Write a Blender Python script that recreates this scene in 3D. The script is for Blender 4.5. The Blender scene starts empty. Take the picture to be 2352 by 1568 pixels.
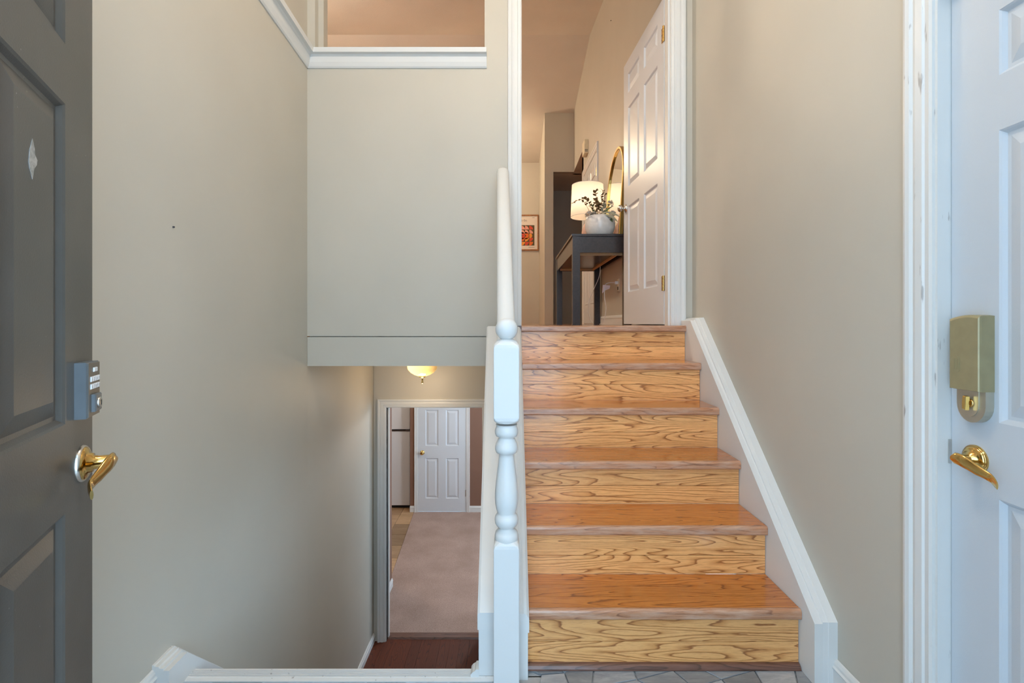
import bpy, bmesh, math, random
from mathutils import Vector, Matrix
random.seed(7)
SC = bpy.context.scene
C = SC.collection
PI = math.pi

# ------------------------------------------------------------------ camera
W_PX, H_PX, F_PX = 2352.0, 1568.0, 1150.0
cam_d = bpy.data.cameras.new('camera'); cam = bpy.data.objects.new('camera', cam_d); C.objects.link(cam)
cam_d.sensor_fit = 'HORIZONTAL'; cam_d.sensor_width = 36.0; cam_d.lens = 36.0*F_PX/W_PX
cam_d.shift_y = -(784.0-741.0)/W_PX
cam_d.clip_start = 0.02
cam.location = (0, 0, 1.2); cam.rotation_euler = (PI/2, 0, 0)
SC.camera = cam

# ------------------------------------------------------------------ sky, exposure
wd = bpy.data.worlds.new('sky'); SC.world = wd; wd.use_nodes = True
bg = wd.node_tree.nodes['Background']
bg.inputs['Color'].default_value = (0.53, 0.76, 1.0, 1); bg.inputs['Strength'].default_value = 4.3
SC.view_settings.view_transform = 'Standard'; SC.view_settings.look = 'None'
SC.view_settings.gamma = 1.0; SC.view_settings.use_curve_mapping = False
SC.view_settings.exposure = 0.46
SC.cycles.max_bounces = 6; SC.cycles.diffuse_bounces = 4; SC.cycles.glossy_bounces = 3; SC.cycles.transmission_bounces = 3
SC.cycles.use_adaptive_sampling = True; SC.cycles.adaptive_threshold = 0.11; SC.cycles.adaptive_min_samples = 16

def portal(name, loc, rot, sx, sy):
    l = bpy.data.lights.new(name, 'AREA'); l.shape = 'RECTANGLE'; l.size = sx; l.size_y = sy
    l.cycles.is_portal = True
    o = bpy.data.objects.new(name, l); C.objects.link(o); o.location = loc; o.rotation_euler = rot
    return o
# daylight portals at the front door opening, the added window above it and the lower-level window
portal('sky_portal_entry', (0.0, -0.02, 1.03), (PI/2, 0, 0), 0.94, 2.04)
portal('sky_portal_transom', (0.0, -0.02, 2.95), (PI/2, 0, 0), 1.9, 0.9)
portal('sky_portal_lower', (1.62, 6.0, -0.30), (PI/2, 0, PI/2), 2.3, 1.5)

def lamp_light(name, loc, watts, radius, color=(1.0, 0.78, 0.54)):
    l = bpy.data.lights.new(name, 'POINT'); l.energy = watts; l.shadow_soft_size = radius; l.color = color
    o = bpy.data.objects.new(name, l); C.objects.link(o); o.location = loc
    return o

# ------------------------------------------------------------------ materials
MATS = {}
def newmat(name):
    m = bpy.data.materials.new(name); m.use_nodes = True; MATS[name] = m
    return m, m.node_tree, m.node_tree.nodes['Principled BSDF']
def N(nt, t, **kw):
    n = nt.nodes.new(t)
    for k, v in kw.items():
        if k in n.inputs: n.inputs[k].default_value = v
        else: setattr(n, k, v)
    return n
def L(nt, a, b): nt.links.new(a, b)
def objcoord(nt, scale=(1,1,1), world=False):
    if world: g = N(nt, 'ShaderNodeNewGeometry'); src = g.outputs['Position']
    else: g = N(nt, 'ShaderNodeTexCoord'); src = g.outputs['Object']
    mp = N(nt, 'ShaderNodeMapping'); mp.inputs['Scale'].default_value = scale
    L(nt, src, mp.inputs['Vector']); return mp.outputs['Vector']
def ramp(nt, fac, stops):
    r = N(nt, 'ShaderNodeValToRGB'); e = r.color_ramp.elements
    while len(e) < len(stops): e.new(0.5)
    for i, (p, c) in enumerate(stops):
        e[i].position = p; e[i].color = (*c, 1)
    L(nt, fac, r.inputs['Fac']); return r.outputs['Color']
def bump(nt, bs, h, strength, dist=0.002):
    b = N(nt, 'ShaderNodeBump'); b.inputs['Strength'].default_value = strength; b.inputs['Distance'].default_value = dist
    L(nt, h, b.inputs['Height']); L(nt, b.outputs['Normal'], bs.inputs['Normal'])
def mathn(nt, op, a, b=None):
    m = N(nt, 'ShaderNodeMath', operation=op)
    for i, v in enumerate((a, b)):
        if v is None: continue
        if isinstance(v, (int, float)): m.inputs[i].default_value = v
        else: L(nt, v, m.inputs[i])
    return m.outputs[0]
def mixc(nt, fac, a, b, mode='MIX'):
    m = N(nt, 'ShaderNodeMix', data_type='RGBA', blend_type=mode)
    for idx, v in ((0, fac), (6, a), (7, b)):
        if isinstance(v, (int, float)): m.inputs[idx].default_value = v
        elif isinstance(v, tuple): m.inputs[idx].default_value = (*v, 1)
        else: L(nt, v, m.inputs[idx])
    return m.outputs[2]

def paint(name, col, rough=0.5, bs_=0.06, bscale=220, mott=0.03, spec=0.4):
    m, nt, b = newmat(name)
    v = objcoord(nt, world=True)
    n1 = N(nt, 'ShaderNodeTexNoise', Scale=1.7, Detail=3.0); L(nt, v, n1.inputs['Vector'])
    lo = tuple(c*(1-mott) for c in col); hi = tuple(min(1, c*(1+mott)) for c in col)
    L(nt, ramp(nt, n1.outputs['Fac'], [(0.3, lo), (0.7, hi)]), b.inputs['Base Color'])
    n2 = N(nt, 'ShaderNodeTexNoise', Scale=float(bscale), Detail=2.0); L(nt, v, n2.inputs['Vector'])
    bump(nt, b, n2.outputs['Fac'], bs_)
    b.inputs['Roughness'].default_value = rough; b.inputs['Specular IOR Level'].default_value = spec
    return m
def plain(name, col, rough=0.5, metal=0.0, spec=0.5, var=0.05, scale=30.0):
    m, nt, b = newmat(name)
    n1 = N(nt, 'ShaderNodeTexNoise', Scale=scale, Detail=2.0); L(nt, objcoord(nt), n1.inputs['Vector'])
    lo = tuple(c*(1-var) for c in col); hi = tuple(min(1, c*(1+var)) for c in col)
    L(nt, ramp(nt, n1.outputs['Fac'], [(0.35, lo), (0.65, hi)]), b.inputs['Base Color'])
    b.inputs['Roughness'].default_value = rough; b.inputs['Metallic'].default_value = metal
    b.inputs['Specular IOR Level'].default_value = spec
    return m

WALL = paint('greige_wall_paint', (0.535, 0.50, 0.425), 0.50, 0.05, 260, 0.03, 0.4)
BROWN = paint('brown_wall_paint', (0.23, 0.125, 0.085), 0.5, 0.05, 260)
CEIL = paint('stippled_ceiling', (0.69, 0.66, 0.60), 0.9, 0.9, 130, 0.04, 0.1)
WHITE = paint('white_trim_paint', (0.71, 0.71, 0.69), 0.42, 0.02, 300, 0.02)
WORNW = None
def worn_white():
    m, nt, b = newmat('worn_white_paint')
    v = objcoord(nt, (60, 60, 9), world=True)
    n = N(nt, 'ShaderNodeTexNoise', Scale=1.0, Detail=4.0); L(nt, v, n.inputs['Vector'])
    L(nt, ramp(nt, n.outputs['Fac'], [(0.0, (0.30,0.28,0.26)), (0.29, (0.42,0.40,0.38)), (0.33, (0.71,0.71,0.69)), (1, (0.73,0.73,0.71))]), b.inputs['Base Color'])
    b.inputs['Roughness'].default_value = 0.35
    return m
WORNW = worn_white()
DOORW = paint('white_door_enamel', (0.56, 0.605, 0.65), 0.35, 0.12, 500, 0.015)
DOORU = paint('white_hall_door_enamel', (0.66, 0.69, 0.72), 0.3, 0.05, 400, 0.015)

def dark_door():
    m, nt, b = newmat('charcoal_door_paint')
    v = objcoord(nt, world=True)
    n1 = N(nt, 'ShaderNodeTexNoise', Scale=4.0, Detail=4.0); L(nt, v, n1.inputs['Vector'])
    base = ramp(nt, n1.outputs['Fac'], [(0.3, (0.070,0.066,0.058)), (0.7, (0.098,0.092,0.082))])
    vo = N(nt, 'ShaderNodeTexVoronoi', Scale=48.0); L(nt, v, vo.inputs['Vector'])
    n3 = N(nt, 'ShaderNodeTexNoise', Scale=9.0, Detail=1.0); L(nt, v, n3.inputs['Vector'])
    sp = mathn(nt, 'LESS_THAN', vo.outputs['Distance'], mathn(nt, 'MULTIPLY', mathn(nt, 'SUBTRACT', n3.outputs['Fac'], 0.53), 0.35))
    L(nt, mixc(nt, sp, base, (0.26, 0.25, 0.23)), b.inputs['Base Color'])
    n2 = N(nt, 'ShaderNodeTexNoise', Scale=320.0); L(nt, v, n2.inputs['Vector'])
    bump(nt, b, n2.outputs['Fac'], 0.10)
    b.inputs['Roughness'].default_value = 0.36
    return m
DARKDOOR = dark_door()

def oak(name, light, mid, dark, rough=0.26, worn=None, coat=0.35):
    m, nt, b = newmat(name)
    oi = N(nt, 'ShaderNodeObjectInfo')
    wv = mathn(nt, 'MULTIPLY', oi.outputs['Random'], 60.0)
    # contour lines of a long stretched noise field: cathedral grain
    n = N(nt, 'ShaderNodeTexNoise', noise_dimensions='4D', Scale=1.0, Detail=1.0, Roughness=0.40)
    L(nt, objcoord(nt, (1.25, 15.0, 15.0)), n.inputs['Vector']); L(nt, wv, n.inputs['W'])
    jit = N(nt, 'ShaderNodeTexNoise', noise_dimensions='4D', Scale=1.0, Detail=2.0)
    L(nt, objcoord(nt, (14, 70, 70)), jit.inputs['Vector']); L(nt, wv, jit.inputs['W'])
    f = mathn(nt, 'ADD', mathn(nt, 'MULTIPLY', n.outputs['Fac'], 21.0), mathn(nt, 'MULTIPLY', jit.outputs['Fac'], 0.55))
    fr = mathn(nt, 'FRACT', f)
    col = ramp(nt, fr, [(0.0, light), (0.45, light), (0.80, mid), (0.90, dark), (0.94, dark), (1.0, light)])
    # pores
    p = N(nt, 'ShaderNodeTexNoise', noise_dimensions='4D', Scale=1.0, Detail=3.0, Roughness=0.7)
    L(nt, objcoord(nt, (22, 330, 330)), p.inputs['Vector']); L(nt, wv, p.inputs['W'])
    pc = ramp(nt, p.outputs['Fac'], [(0.34, (0.62,0.52,0.44)), (0.52, (1,1,1)), (1.0, (1.08,1.06,1.02))])
    col = mixc(nt, 0.5, col, pc, 'MULTIPLY')
    # tone of each strip
    tone = N(nt, 'ShaderNodeMapRange'); tone.inputs['To Min'].default_value = 0.90; tone.inputs['To Max'].default_value = 1.12
    L(nt, oi.outputs['Random'], tone.inputs['Value'])
    cb = N(nt, 'ShaderNodeCombineColor')
    for i in range(3): L(nt, tone.outputs[0], cb.inputs[i])
    col = mixc(nt, 1.0, col, cb.outputs[0], 'MULTIPLY')
    if worn:
        wn = N(nt, 'ShaderNodeTexNoise', noise_dimensions='4D', Scale=1.0, Detail=5.0, Roughness=0.65)
        L(nt, objcoord(nt, (9, 60, 60)), wn.inputs['Vector']); L(nt, wv, wn.inputs['W'])
        fac = N(nt, 'ShaderNodeMapRange'); fac.inputs['From Min'].default_value = 0.42; fac.inputs['From Max'].default_value = 0.66
        L(nt, wn.outputs['Fac'], fac.inputs['Value'])
        col = mixc(nt, mathn(nt, 'MULTIPLY', fac.outputs[0], 0.8), col, worn)
    L(nt, col, b.inputs['Base Color'])
    bump(nt, b, fr, 0.05, 0.001)
    b.inputs['Roughness'].default_value = rough
    b.inputs['Coat Weight'].default_value = coat; b.inputs['Coat Roughness'].default_value = 0.12
    return m
OAK = oak('honey_oak', (0.90, 0.455, 0.165), (0.72, 0.32, 0.10), (0.38, 0.140, 0.040))
OAKT = oak('honey_oak_tread_shaded', (0.56, 0.195, 0.036), (0.46, 0.145, 0.025), (0.24, 0.065, 0.012), 0.16, None, 0.7)  # same oak as risers; treads' darker reflection tone put into the colour
NOSE = oak('worn_oak_nosing', (0.50, 0.235, 0.12), (0.43, 0.19, 0.095), (0.27, 0.11, 0.055), 0.34, (0.60, 0.385, 0.27))
SHOE = oak('dark_oak_shoe', (0.17, 0.075, 0.048), (0.13, 0.055, 0.035), (0.08, 0.035, 0.02), 0.4)
CHERRY = oak('dark_hardwood', (0.125, 0.026, 0.007), (0.095, 0.018, 0.005), (0.042, 0.008, 0.003), 0.55, None, 0.0)
PINE = plain('pale_raw_wood', (0.55, 0.36, 0.17), 0.6)

def tile_mat(name, a, b_, c_, sc):
    m, nt, b = newmat(name)
    oi = N(nt, 'ShaderNodeObjectInfo'); wv = mathn(nt, 'MULTIPLY', oi.outputs['Random'], 90.0)
    n = N(nt, 'ShaderNodeTexNoise', noise_dimensions='4D', Scale=1.0, Detail=6.0, Roughness=0.68, Distortion=0.6)
    L(nt, objcoord(nt, (sc*0.6, sc*2.2, sc)), n.inputs['Vector']); L(nt, wv, n.inputs['W'])
    col = ramp(nt, n.outputs['Fac'], [(0.25, a), (0.5, b_), (0.78, c_)])
    tn = N(nt, 'ShaderNodeMapRange'); tn.inputs['To Min'].default_value = 0.55; tn.inputs['To Max'].default_value = 1.25
    L(nt, mathn(nt, 'FRACT', mathn(nt, 'MULTIPLY', oi.outputs['Random'], 7.3)), tn.inputs['Value'])
    cb = N(nt, 'ShaderNodeCombineColor')
    for i in range(3): L(nt, tn.outputs[0], cb.inputs[i])
    L(nt, mixc(nt, 1.0, col, cb.outputs[0], 'MULTIPLY'), b.inputs['Base Color'])
    bump(nt, b, n.outputs['Fac'], 0.25, 0.002)
    b.inputs['Roughness'].default_value = 0.32
    return m
SLATE = tile_mat('blue_grey_slate', (0.19, 0.21, 0.24), (0.35, 0.37, 0.39), (0.56, 0.57, 0.57), 14)
KTILE = tile_mat('tan_kitchen_tile', (0.30, 0.18, 0.09), (0.44, 0.28, 0.15), (0.55, 0.38, 0.23), 6)
GROUT = plain('grout', (0.46, 0.46, 0.45), 0.9)
CONC = plain('concrete', (0.40, 0.40, 0.39), 0.9)

def carpet():
    m, nt, b = newmat('beige_carpet')
    v = objcoord(nt, world=True)
    n = N(nt, 'ShaderNodeTexNoise', Scale=150.0, Detail=3.0, Roughness=0.8); L(nt, v, n.inputs['Vector'])
    n2 = N(nt, 'ShaderNodeTexNoise', Scale=2.5, Detail=4.0); L(nt, v, n2.inputs['Vector'])
    c1 = ramp(nt, n.outputs['Fac'], [(0.3, (0.33, 0.23, 0.19)), (0.7, (0.62, 0.47, 0.41))])
    c2 = ramp(nt, n2.outputs['Fac'], [(0.3, (0.80, 0.78, 0.76)), (0.65, (1, 1, 1))])
    L(nt, mixc(nt, 1.0, c1, c2, 'MULTIPLY'), b.inputs['Base Color'])
    bump(nt, b, n.outputs['Fac'], 0.8, 0.006); b.inputs['Roughness'].default_value = 1.0
    b.inputs['Specular IOR Level'].default_value = 0.05
    return m
CARPET = carpet()
BRASS = plain('polished_brass', (0.72, 0.47, 0.16), 0.16, 1.0)
GOLD = plain('brushed_gold', (0.62, 0.40, 0.12), 0.3, 1.0)
NICKEL = plain('satin_nickel', (0.62, 0.60, 0.56), 0.25, 1.0)
BRONZE = plain('dark_bronze', (0.16, 0.145, 0.125), 0.35, 0.6)
BRONZES = plain('slate_grey_housing', (0.14, 0.155, 0.165), 0.4, 0.3)
KHAKI = plain('khaki_metal_cover', (0.34, 0.295, 0.165), 0.38, 0.25)
PLATE = plain('silvery_backplate', (0.50, 0.47, 0.38), 0.32, 0.7)
BUTTON = plain('white_rubber_button', (0.82, 0.83, 0.86), 0.4)
INK = plain('dark_print', (0.05, 0.05, 0.06), 0.7)
ESP = plain('espresso_desk_finish', (0.035, 0.026, 0.024), 0.27, 0.0, 0.5, 0.12, 60)
IVORY = plain('ivory_plastic', (0.78, 0.70, 0.50), 0.4)
CERAM = plain('white_ceramic', (0.78, 0.77, 0.75), 0.22)
FRIDGE = paint('white_appliance_enamel', (0.72, 0.73, 0.76), 0.3, 0.1, 300, 0.01)
RUBBER = plain('black_rubber', (0.02, 0.02, 0.022), 0.7)
CORD = plain('white_cord', (0.80, 0.78, 0.75), 0.5)
TAGP = plain('pink_tag_paper', (0.82, 0.62, 0.58), 0.8)
WALNUT = plain('walnut_frame', (0.32, 0.13, 0.04), 0.45, 0, 0.4, 0.2, 40)
PAPER = plain('cream_paper', (0.74, 0.66, 0.58), 0.6, 0, 0.3, 0.01)
SCAR = plain('bare_silver_scar', (0.42, 0.42, 0.41), 0.35, 0.4, 0.5, 0.3, 120)
def flat(name, col): return plain(name, col, 0.6, 0, 0.3, 0.02)
RED, ORANGE, AMBER, PINK, OLIVE = (flat('print_red', (0.62, 0.07, 0.035)), flat('print_orange', (0.72, 0.15, 0.03)),
    flat('print_amber', (0.78, 0.30, 0.05)), flat('print_pink', (0.74, 0.33, 0.26)), flat('print_olive', (0.10, 0.075, 0.035)))
LEAFB = plain('dried_leaf_brown', (0.20, 0.125, 0.055), 0.7, 0, 0.3, 0.3, 60)
LEAFG = plain('sage_leaf', (0.42, 0.41, 0.30), 0.8, 0, 0.2, 0.15, 60)
LEAFD = plain('green_leaf', (0.16, 0.20, 0.09), 0.6, 0, 0.3, 0.2, 60)
BLOOM = plain('pale_dried_flower', (0.62, 0.57, 0.50), 0.8, 0, 0.2, 0.15, 80)
LAMPBASE = plain('blush_ceramic_base', (0.62, 0.38, 0.30), 0.35)
def mirror_mat():
    m, nt, b = newmat('mirror_glass'); b.inputs['Metallic'].default_value = 1.0
    b.inputs['Base Color'].default_value = (0.86, 0.87, 0.86, 1); b.inputs['Roughness'].default_value = 0.01
    return m
MIRROR = mirror_mat()
def shade_mat(name, col, trans):
    m, nt, b = newmat(name)
    out = nt.nodes['Material Output']
    t = N(nt, 'ShaderNodeBsdfTranslucent'); t.inputs['Color'].default_value = (*col, 1)
    d = N(nt, 'ShaderNodeBsdfDiffuse')
    w = N(nt, 'ShaderNodeTexNoise', Scale=400.0); L(nt, objcoord(nt, (1, 1, 0.3)), w.inputs['Vector'])
    L(nt, ramp(nt, w.outputs['Fac'], [(0.3, tuple(c*0.93 for c in col)), (0.7, col)]), d.inputs['Color'])
    mx = N(nt, 'ShaderNodeMixShader'); mx.inputs[0].default_value = trans
    L(nt, d.outputs[0], mx.inputs[1]); L(nt, t.outputs[0], mx.inputs[2]); L(nt, mx.outputs[0], out.inputs['Surface'])
    return m
SHADE = shade_mat('linen_lampshade', (0.88, 0.80, 0.70), 0.55)
def glow(name, col, strength):
    m, nt, b = newmat(name)
    b.inputs['Emission Color'].default_value = (*col, 1); b.inputs['Emission Strength'].default_value = strength
    b.inputs['Base Color'].default_value = (*col, 1); b.inputs['Roughness'].default_value = 0.3
    return m
BULB = glow('lit_bulb', (1.0, 0.78, 0.5), 6.0)
AMBERGLASS = None
def amber_glass():
    m, nt, b = newmat('amber_glass_bowl')
    # lit from inside by its bulb: the glass glows brightest at the bulb side
    g = N(nt, 'ShaderNodeTexCoord'); vd = N(nt, 'ShaderNodeVectorMath', operation='DISTANCE')
    L(nt, g.outputs['Object'], vd.inputs[0]); vd.inputs[1].default_value = (-0.055, -0.05, 0.10)
    r = N(nt, 'ShaderNodeMapRange'); r.inputs['From Min'].default_value = 0.04; r.inputs['From Max'].default_value = 0.17
    r.inputs['To Min'].default_value = 2.6; r.inputs['To Max'].default_value = 0.32
    L(nt, vd.outputs['Value'], r.inputs['Value']); L(nt, r.outputs[0], b.inputs['Emission Strength'])
    b.inputs['Emission Color'].default_value = (1.0, 0.60, 0.20, 1)
    b.inputs['Base Color'].default_value = (0.70, 0.42, 0.15, 1); b.inputs['Roughness'].default_value = 0.2
    return m
AMBERGLASS = amber_glass()
OPAL = glow('opal_glass', (1.0, 0.86, 0.66), 3.0)
GLASS = None

# ------------------------------------------------------------------ mesh helpers
class MB:
    def __init__(s): s.v = []; s.f = []; s.sm = []
    def add(s, vs, fs, smooth=False):
        o = len(s.v); s.v += [tuple(v) for v in vs]
        for f in fs: s.f.append(tuple(i+o for i in f)); s.sm.append(smooth)
        return s
    def box(s, x0, x1, y0, y1, z0, z1):
        return s.add([(x0,y0,z0),(x1,y0,z0),(x1,y1,z0),(x0,y1,z0),(x0,y0,z1),(x1,y0,z1),(x1,y1,z1),(x0,y1,z1)],
                     [(3,2,1,0),(4,5,6,7),(0,1,5,4),(1,2,6,5),(2,3,7,6),(3,0,4,7)])
    def hexa(s, p):   # 8 points, bottom ring then top ring
        return s.add(p, [(3,2,1,0),(4,5,6,7),(0,1,5,4),(1,2,6,5),(2,3,7,6),(3,0,4,7)])
    def prism(s, a, b, smooth=False):   # two matching rings
        n = len(a)
        return s.add(list(a)+list(b), [tuple(range(n))[::-1], tuple(range(n, 2*n))] + [(i, (i+1) % n, n+(i+1) % n, n+i) for i in range(n)], smooth)
    def loft(s, rings, closed=True, cap=True, smooth=True):
        n = len(rings[0]); vs = [p for r in rings for p in r]; fs = []
        for k in range(len(rings)-1):
            for i in range(n if closed else n-1):
                j = (i+1) % n; fs.append((k*n+i, k*n+j, (k+1)*n+j, (k+1)*n+i))
        s.add(vs, fs, smooth)
        if cap and closed:
            s.add(rings[0], [tuple(range(n))[::-1]]); s.add(rings[-1], [tuple(range(n))])
        return s
    def lathe(s, cx, cy, prof, seg=32, M=None, cap=True):   # prof [(r,z)]
        rings = []
        for r, z in prof:
            ring = [Vector((cx+r*math.cos(2*PI*i/seg), cy+r*math.sin(2*PI*i/seg), z)) for i in range(seg)]
            if M is not None: ring = [M @ p for p in ring]
            rings.append(ring)
        return s.loft(rings, True, cap)
    def tube(s, pts, r, seg=8, flat_=None):
        pts = [Vector(p) for p in pts]; rings = []; up = Vector((0,0,1))
        for i, p in enumerate(pts):
            d = (pts[min(i+1, len(pts)-1)]-pts[max(i-1, 0)]).normalized()
            a = d.cross(up)
            if a.length < 1e-4: a = Vector((1,0,0))
            a.normalize(); b = a.cross(d).normalized()
            rr = r[i] if isinstance(r, (list, tuple)) else r
            rings.append([p+a*rr*math.cos(2*PI*k/seg)+b*rr*math.sin(2*PI*k/seg)*(flat_ or 1) for k in range(seg)])
        return s.loft(rings)
    def sweep(s, path, prof, n, smooth=False):
        """profile (u, v) swept along path; v is along n, u = direction x n; mitred corners"""
        n = Vector(n).normalized(); path = [Vector(p) for p in path]; rings = []
        for i, p in enumerate(path):
            us = []
            if i > 0: us.append((path[i]-path[i-1]).normalized().cross(n))
            if i < len(path)-1: us.append((path[i+1]-path[i]).normalized().cross(n))
            u = sum(us, Vector()) / len(us); u.normalize(); k = 1.0/max(0.2, u.dot(us[0]))
            rings.append([p+u*(a*k)+n*b for a, b in prof])
        return s.loft(rings, True, True, smooth)
    def build(s, name, mat, parent=None):
        lo = [min(v[i] for v in s.v) for i in range(3)]; hi = [max(v[i] for v in s.v) for i in range(3)]
        c = Vector(((lo[0]+hi[0])/2, (lo[1]+hi[1])/2, lo[2]))
        me = bpy.data.meshes.new(name)
        me.from_pydata([tuple(Vector(v)-c) for v in s.v], [], s.f)
        bm = bmesh.new(); bm.from_mesh(me)
        bmesh.ops.recalc_face_normals(bm, faces=bm.faces); bm.to_mesh(me); bm.free()
        me.polygons.foreach_set('use_smooth', s.sm)
        me.materials.append(mat)
        o = bpy.data.objects.new(name, me); C.objects.link(o)
        o.location = c
        if parent is not None:
            o.parent = parent; o.location = c - wloc(parent)
        return o
def wloc(o):
    l = o.location.copy()
    while o.parent is not None: o = o.parent; l += o.location
    return l
def empty(name, loc):
    o = bpy.data.objects.new(name, None); C.objects.link(o); o.location = loc; o.empty_display_size = 0.05
    return o
def tag(o, label, cat, group=None, kind=None):
    o['label'] = label; o['category'] = cat
    if group: o['group'] = group
    if kind: o['kind'] = kind
    return o
def struct(o, label, cat): return tag(o, label, cat, None, 'structure')
def rrect(x0, x1, y0, y1, r, seg=5):
    pts = []
    for cx, cy, a0 in ((x1-r, y0+r, -PI/2), (x1-r, y1-r, 0), (x0+r, y1-r, PI/2), (x0+r, y0+r, PI)):
        for k in range(seg+1):
            a = a0+PI/2*k/seg; pts.append((cx+r*math.cos(a), cy+r*math.sin(a)))
    return pts
CASING = [(0,0),(0,0.010),(0.006,0.013),(0.018,0.012),(0.022,0.016),(0.040,0.017),(0.050,0.014),(0.056,0.019),(0.066,0.021),(0.074,0.019),(0.076,0)]
def casing_prof(w, t=1.0): return [(a*w/0.076, b*t) for a, b in CASING]
BASE = [(0,0),(0,0.013),(0.060,0.013),(0.066,0.017),(0.072,0.012),(0.080,0.011),(0.090,0.006),(0.092,0)]
def base_prof(h): return [(a*h/0.092, b) for a, b in BASE]

# ------------------------------------------------------------------ key levels
LAND_Y0, LAND_Y1 = 0.17, 1.73         # entry landing
UP = 1.182                            # upper floor
LOW = -1.601                          # lower floor
WALL_Y = 2.98                         # wall at the head of the stairs
RIGHT_X = 1.073
HALL_X = 1.0
RIDGE_Y, RIDGE_Z, SLOPE = 6.42, 4.89, 0.178
def ceil_z(y): return RIDGE_Z-SLOPE*abs(y-RIDGE_Y)
def left_x(y): return -1.2185+0.050*(2.98-y) if y < 2.98 else -1.2185

# ================================================================== SETTING
# --- left wall: half wall of the foyer, bent slightly at the back corner, and stairwell wall below
def left_wall():
    mb = MB(); ytop = 2.79
    y0, y1 = 0.17, WALL_Y
    xa, xb = left_x(y0), left_x(y1)
    mb.hexa([(xa,y0,LOW),(xb,y1,LOW),(xb-0.12,y1,LOW),(xa-0.12,y0,LOW),(xa,y0,ytop),(xb,y1,ytop),(xb-0.12,y1,ytop),(xa-0.12,y0,ytop)])
    mb.box(xb-0.12, xb, y1, 4.406, LOW, 0.945)
    # corner post on top of the half wall
    yc = 2.63; xc = left_x(yc)
    mb.hexa([(xc-0.002,yc,ytop),(xb,y1+0.01,ytop),(xb-0.12,y1,ytop),(xc-0.12,yc,ytop),(xc-0.002,yc,ceil_z(yc)),(xb,y1+0.01,ceil_z(y1)),(xb-0.12,y1,ceil_z(y1)),(xc-0.12,yc,ceil_z(yc))])
    return mb.build('wall_left', WALL)
struct(left_wall(), 'greige half wall along the left side of the entry and stairwell', 'wall')

# --- wall at the head of the stairs
mb = MB()
y0, y1 = WALL_Y, WALL_Y+0.115
mb.box(-1.2185, -0.163, y0, y1, 1.120, 2.79); mb.box(-1.2185, 0.035, y0+0.04, y1, 0.946, 1.125)
mb.box(-1.2185, -1.172, y0, y1, 2.79, ceil_z(y0))
mb.box(-1.172, -1.14, y0+0.05, y1, 2.79, ceil_z(y0))
mb.box(-0.163, 0.035, y0, y1, 1.120, ceil_z(y0))
mb.box(0.97, RIGHT_X+0.1, y0, y1, UP, ceil_z(y0))
mb.box(0.035, 0.97, y0, y1, 3.265, ceil_z(y0))
struct(mb.build('wall_back', WALL), 'greige wall facing the entry beside the top of the stairs', 'wall')
mb = MB(); mb.box(-1.2165, -0.10, WALL_Y-0.004, WALL_Y+0.115, 0.943, 1.1155)
struct(mb.build('trim_1', WALL), 'greige fascia band along the floor edge above the lower stairwell', 'trim')

# --- right wall with the side door opening (y 0.385..1.262)
mb = MB()
mb.box(RIGHT_X, RIGHT_X+0.12, 1.275, WALL_Y, 0.0, ceil_z(WALL_Y)-0.2)
mb.box(RIGHT_X, RIGHT_X+0.12, 0.17, 0.36, 0.0, 3.75)
mb.box(RIGHT_X, RIGHT_X+0.12, 0.36, 1.275, 2.07, 3.75)
mb.add([(RIGHT_X,0.17,3.75),(RIGHT_X,1.275,3.75),(RIGHT_X,2.98,ceil_z(WALL_Y)-0.2),(RIGHT_X,2.98,ceil_z(2.98)),(RIGHT_X,0.17,ceil_z(0.17))], [(0,1,2,3,4)])
struct(mb.build('wall_right', WALL), 'greige wall rising beside the oak staircase', 'wall')

# --- front wall (behind the camera) with entry opening and an added window above it
mb = MB(); fy0, fy1 = 0.0, 0.17
for x0, x1, z0, z1 in ((-4.6, -0.50, -0.3, 2.45), (0.50, 1.9, -0.3, 2.45), (-0.50, 0.50, 2.08, 2.45), (-4.6, -0.95, 2.45, 3.40), (0.95, 1.9, 2.45, 3.40), (-4.6, 1.9, 3.40, 3.80)):
    mb.box(x0, x1, fy0, fy1, z0, z1)
struct(mb.build('wall_front', WALL), 'greige front wall around the entry opening', 'wall')
mb = MB()
mb.box(-0.95, -0.90, 0.05, 0.12, 2.45, 3.40); mb.box(0.90, 0.95, 0.05, 0.12, 2.45, 3.40)
mb.box(-0.90, 0.90, 0.05, 0.12, 2.45, 2.50); mb.box(-0.90, 0.90, 0.05, 0.12, 3.35, 3.40); mb.box(-0.02, 0.02, 0.05, 0.12, 2.50, 3.35)
struct(mb.build('window_1', WHITE), 'white framed window added above the entry door to let in sky light', 'window')  # unseen window, added so the sky lights the upper walls

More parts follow.
